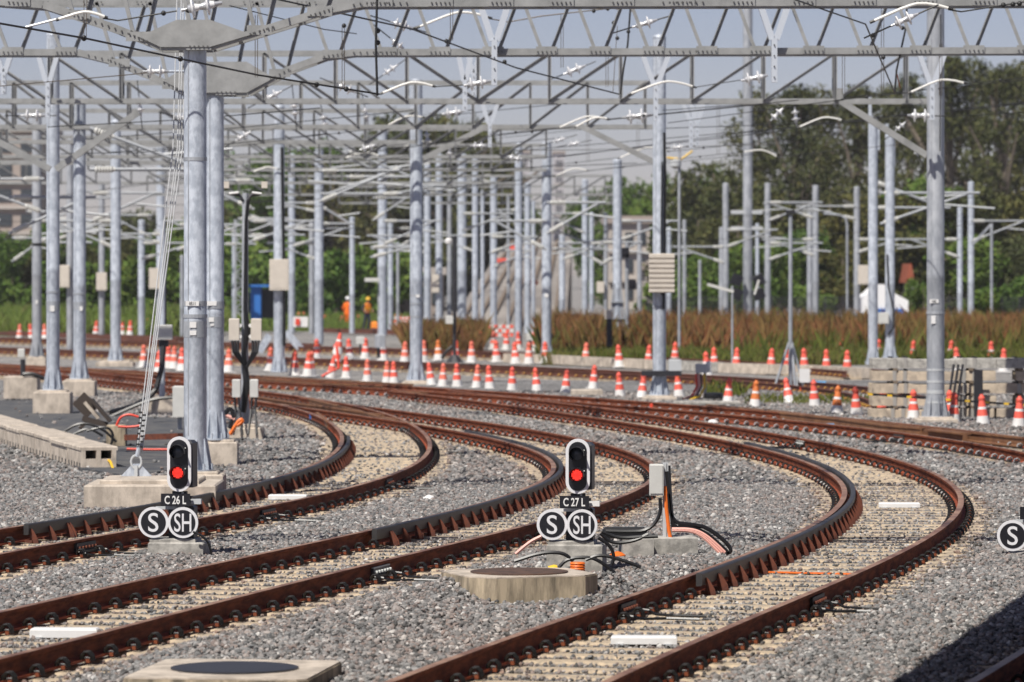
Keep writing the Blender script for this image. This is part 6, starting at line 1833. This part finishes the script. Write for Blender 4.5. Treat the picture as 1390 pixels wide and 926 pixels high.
for i, (x, ty, w, Z, kd) in enumerate(sorted(low)):
    tree(x, ty, 438, w, Z, kd, f'low leafy {"bush" if kd == "bush" else "tree"} in the green belt, {ordn(i)} from the left of the low growth', 'low growth behind the yard')

def blades(name, label, poly_regions, m, seed):
    """individual grass blades: (x range, z range, count, height range, clump)"""
    r = np.random.default_rng(seed)
    V, Fc = [], []
    for (xa, xb, Z0, Z1, n, h0, h1, lean) in poly_regions:
        Z = r.uniform(Z0, Z1, n)
        px = r.uniform(xa, xb, n)
        X = (px - PX) / F * Z
        hh = r.uniform(h0, h1, n)
        cl = .85 + .10 * np.sin(X * 1.1 + Z) * np.sin(X * .43 + Z * .9) + .06 * np.sin(X * 3.3 + Z * 2.1)
        hh = hh * r.uniform(.55, 1.1, n)
        hh = hh * cl
        an = r.uniform(0, math.pi, n); le = r.normal(0, lean, (n, 2)) * hh[:, None]
        w = r.uniform(.007, .016, n) * (1 + hh * .4)
        dx, dy = np.cos(an) * w, np.sin(an) * w
        for i in range(n):
            b = len(V)
            V += [(X[i] - dx[i], Z[i] - dy[i], -.08), (X[i] + dx[i], Z[i] + dy[i], -.08), (X[i] + le[i, 0] * .4 + dx[i] * .8, Z[i] + le[i, 1] * .4, hh[i] * .6), (X[i] + le[i, 0], Z[i] + le[i, 1], hh[i])]
            Fc += [(b, b + 1, b + 2), (b, b + 2, b + 3)]
    me = bpy.data.meshes.new(name)
    me.from_pydata(V, [], Fc)
    me.materials.append(m)
    return tag(link_mesh(name, me), label, None, None, 'stuff')
gb = mat('dry_red_brown_grass', (1, 1, 1), .9, island=[(.19, .070, .034), (.25, .105, .042), (.15, .060, .034), (.20, .13, .045), (.30, .16, .065), (.13, .12, .035)], spec=.2)
gg = mat('low_green_growth', (1, 1, 1), .9, island=[(.08, .10, .022), (.12, .14, .03), (.17, .17, .04), (.07, .085, .02), (.18, .13, .05)], spec=.2)
gy = mat('pale_grass_slope', (1, 1, 1), .9, island=[(.13, .19, .035), (.17, .22, .05), (.10, .15, .03), (.20, .20, .07)], spec=.2)
def patch(m, dark):
    nt = m.node_tree; N, L = nt.nodes, nt.links
    b = N['Principled BSDF']; src = b.inputs['Base Color'].links[0].from_socket
    tc = N.new('ShaderNodeTexCoord'); nz = N.new('ShaderNodeTexNoise'); nz.inputs['Scale'].default_value = .22; nz.inputs['Detail'].default_value = 3
    L.new(tc.outputs['Object'], nz.inputs['Vector'])
    mr = N.new('ShaderNodeMapRange'); mr.inputs['From Min'].default_value, mr.inputs['From Max'].default_value = .4, .62
    L.new(nz.outputs['Fac'], mr.inputs[0])
    mx = N.new('ShaderNodeMix'); mx.data_type = 'RGBA'; mx.blend_type = 'MULTIPLY'
    mx.inputs['B'].default_value = (*dark, 1)
    L.new(mr.outputs[0], mx.inputs['Factor']); L.new(src, mx.inputs['A']); L.new(mx.outputs['Result'], b.inputs['Base Color'])
patch(gb, (.55, .75, .55)); patch(gg, (.7, .8, .6)); patch(gy, (.7, .8, .7))
blades('tall_grass', 'tall red-brown dry grass behind the rear row of cones', [(735, 1420, 156, 196, 75000, .75, 1.75, .22), (548, 655, 172, 198, 14000, .5, 1.35, .25)], gb, 5)
blades('green_weeds', 'low green weeds along the foot of the red-brown grass', [(735, 1420, 148, 160, 30000, .2, .65, .35), (1000, 1420, 154, 180, 12000, .5, 1.45, .25), (1010, 1180, 101, 106, 900, .08, .3, .4), (960, 1010, 108, 113, 500, .1, .5, .4)], gg, 6)
blades('grass_slope', 'light green grassy slope at the far left', [(-40, 300, 215, 262, 40000, .5, 1.5, .3), (300, 560, 232, 262, 18000, .35, 1.0, .3)], gy, 8)

# ------------------------------------------------------------------ flat roof added out of frame to cast the shade at the bottom right
SD = Vector((math.sin(SUN_AZ) * math.cos(SUN_EL), math.cos(SUN_AZ) * math.cos(SUN_EL), -math.sin(SUN_EL)))
HR = 6.3
off = SD * (HR / math.sin(SUN_EL))
a, b = G(1212, 926), G(1390, 808)
ed = (b - a).normalized()
a = a + Vector((.03, 0, 0)); b = b + Vector((.03, 0, 0))
q0 = a - ed * 30; q1 = b + ed * 1.0
sidev = Vector((ed.y, -ed.x, 0))
P = [q0, q0 + sidev * 40, q1 + sidev * 40, q1]
P = [p - Vector((off.x, off.y, 0)) for p in P]
t = thing('shade_roof', (P[1].x, P[1].y, 0), 'unseen flat roof added to throw shade on the corner track', 'shed')
mb = MB(); mb.prism([(p.x, p.y) for p in P], (0, 0, HR), (1, 0, 0), (0, 1, 0), (0, 0, .4)); mb.build('roof', M['galv2'], t)
for f in (.15, .5, .85):
    c = P[1].lerp(P[2], f) - sidev * 1.5
    mb = MB(); mb.box((c.x, c.y, HR / 2), (.5, .5, HR - .02)); mb.build('column', M['galv2'], t)

# off-frame gantry over the nearest part of the tracks (its shade falls across them)
gantry_pratt(45.6, -300, 1700, H and PY - 3.85 / 45.6 * F, PY - 4.65 / 45.6 * F, 190, 695, 'steel gantry passing above the camera view, outside the frame', [], False)

# ------------------------------------------------------------------ thin smog over the yard
hz = bpy.data.materials.new('haze')
hz.use_nodes = True
hn = hz.node_tree.nodes; hn.clear()
pv = hn.new('ShaderNodeVolumePrincipled')
pv.inputs['Density'].default_value = 0.00015
pv.inputs['Color'].default_value = (0.95, 0.95, 1.0, 1)
pv.inputs['Anisotropy'].default_value = 0.0
ho = hn.new('ShaderNodeOutputMaterial')
hz.node_tree.links.new(pv.outputs[0], ho.inputs['Volume'])
mb = MB(); mb.box((0, 480, 14.8), (700, 1100, 34))
tag(mb.build('haze', hz), kind='stuff')
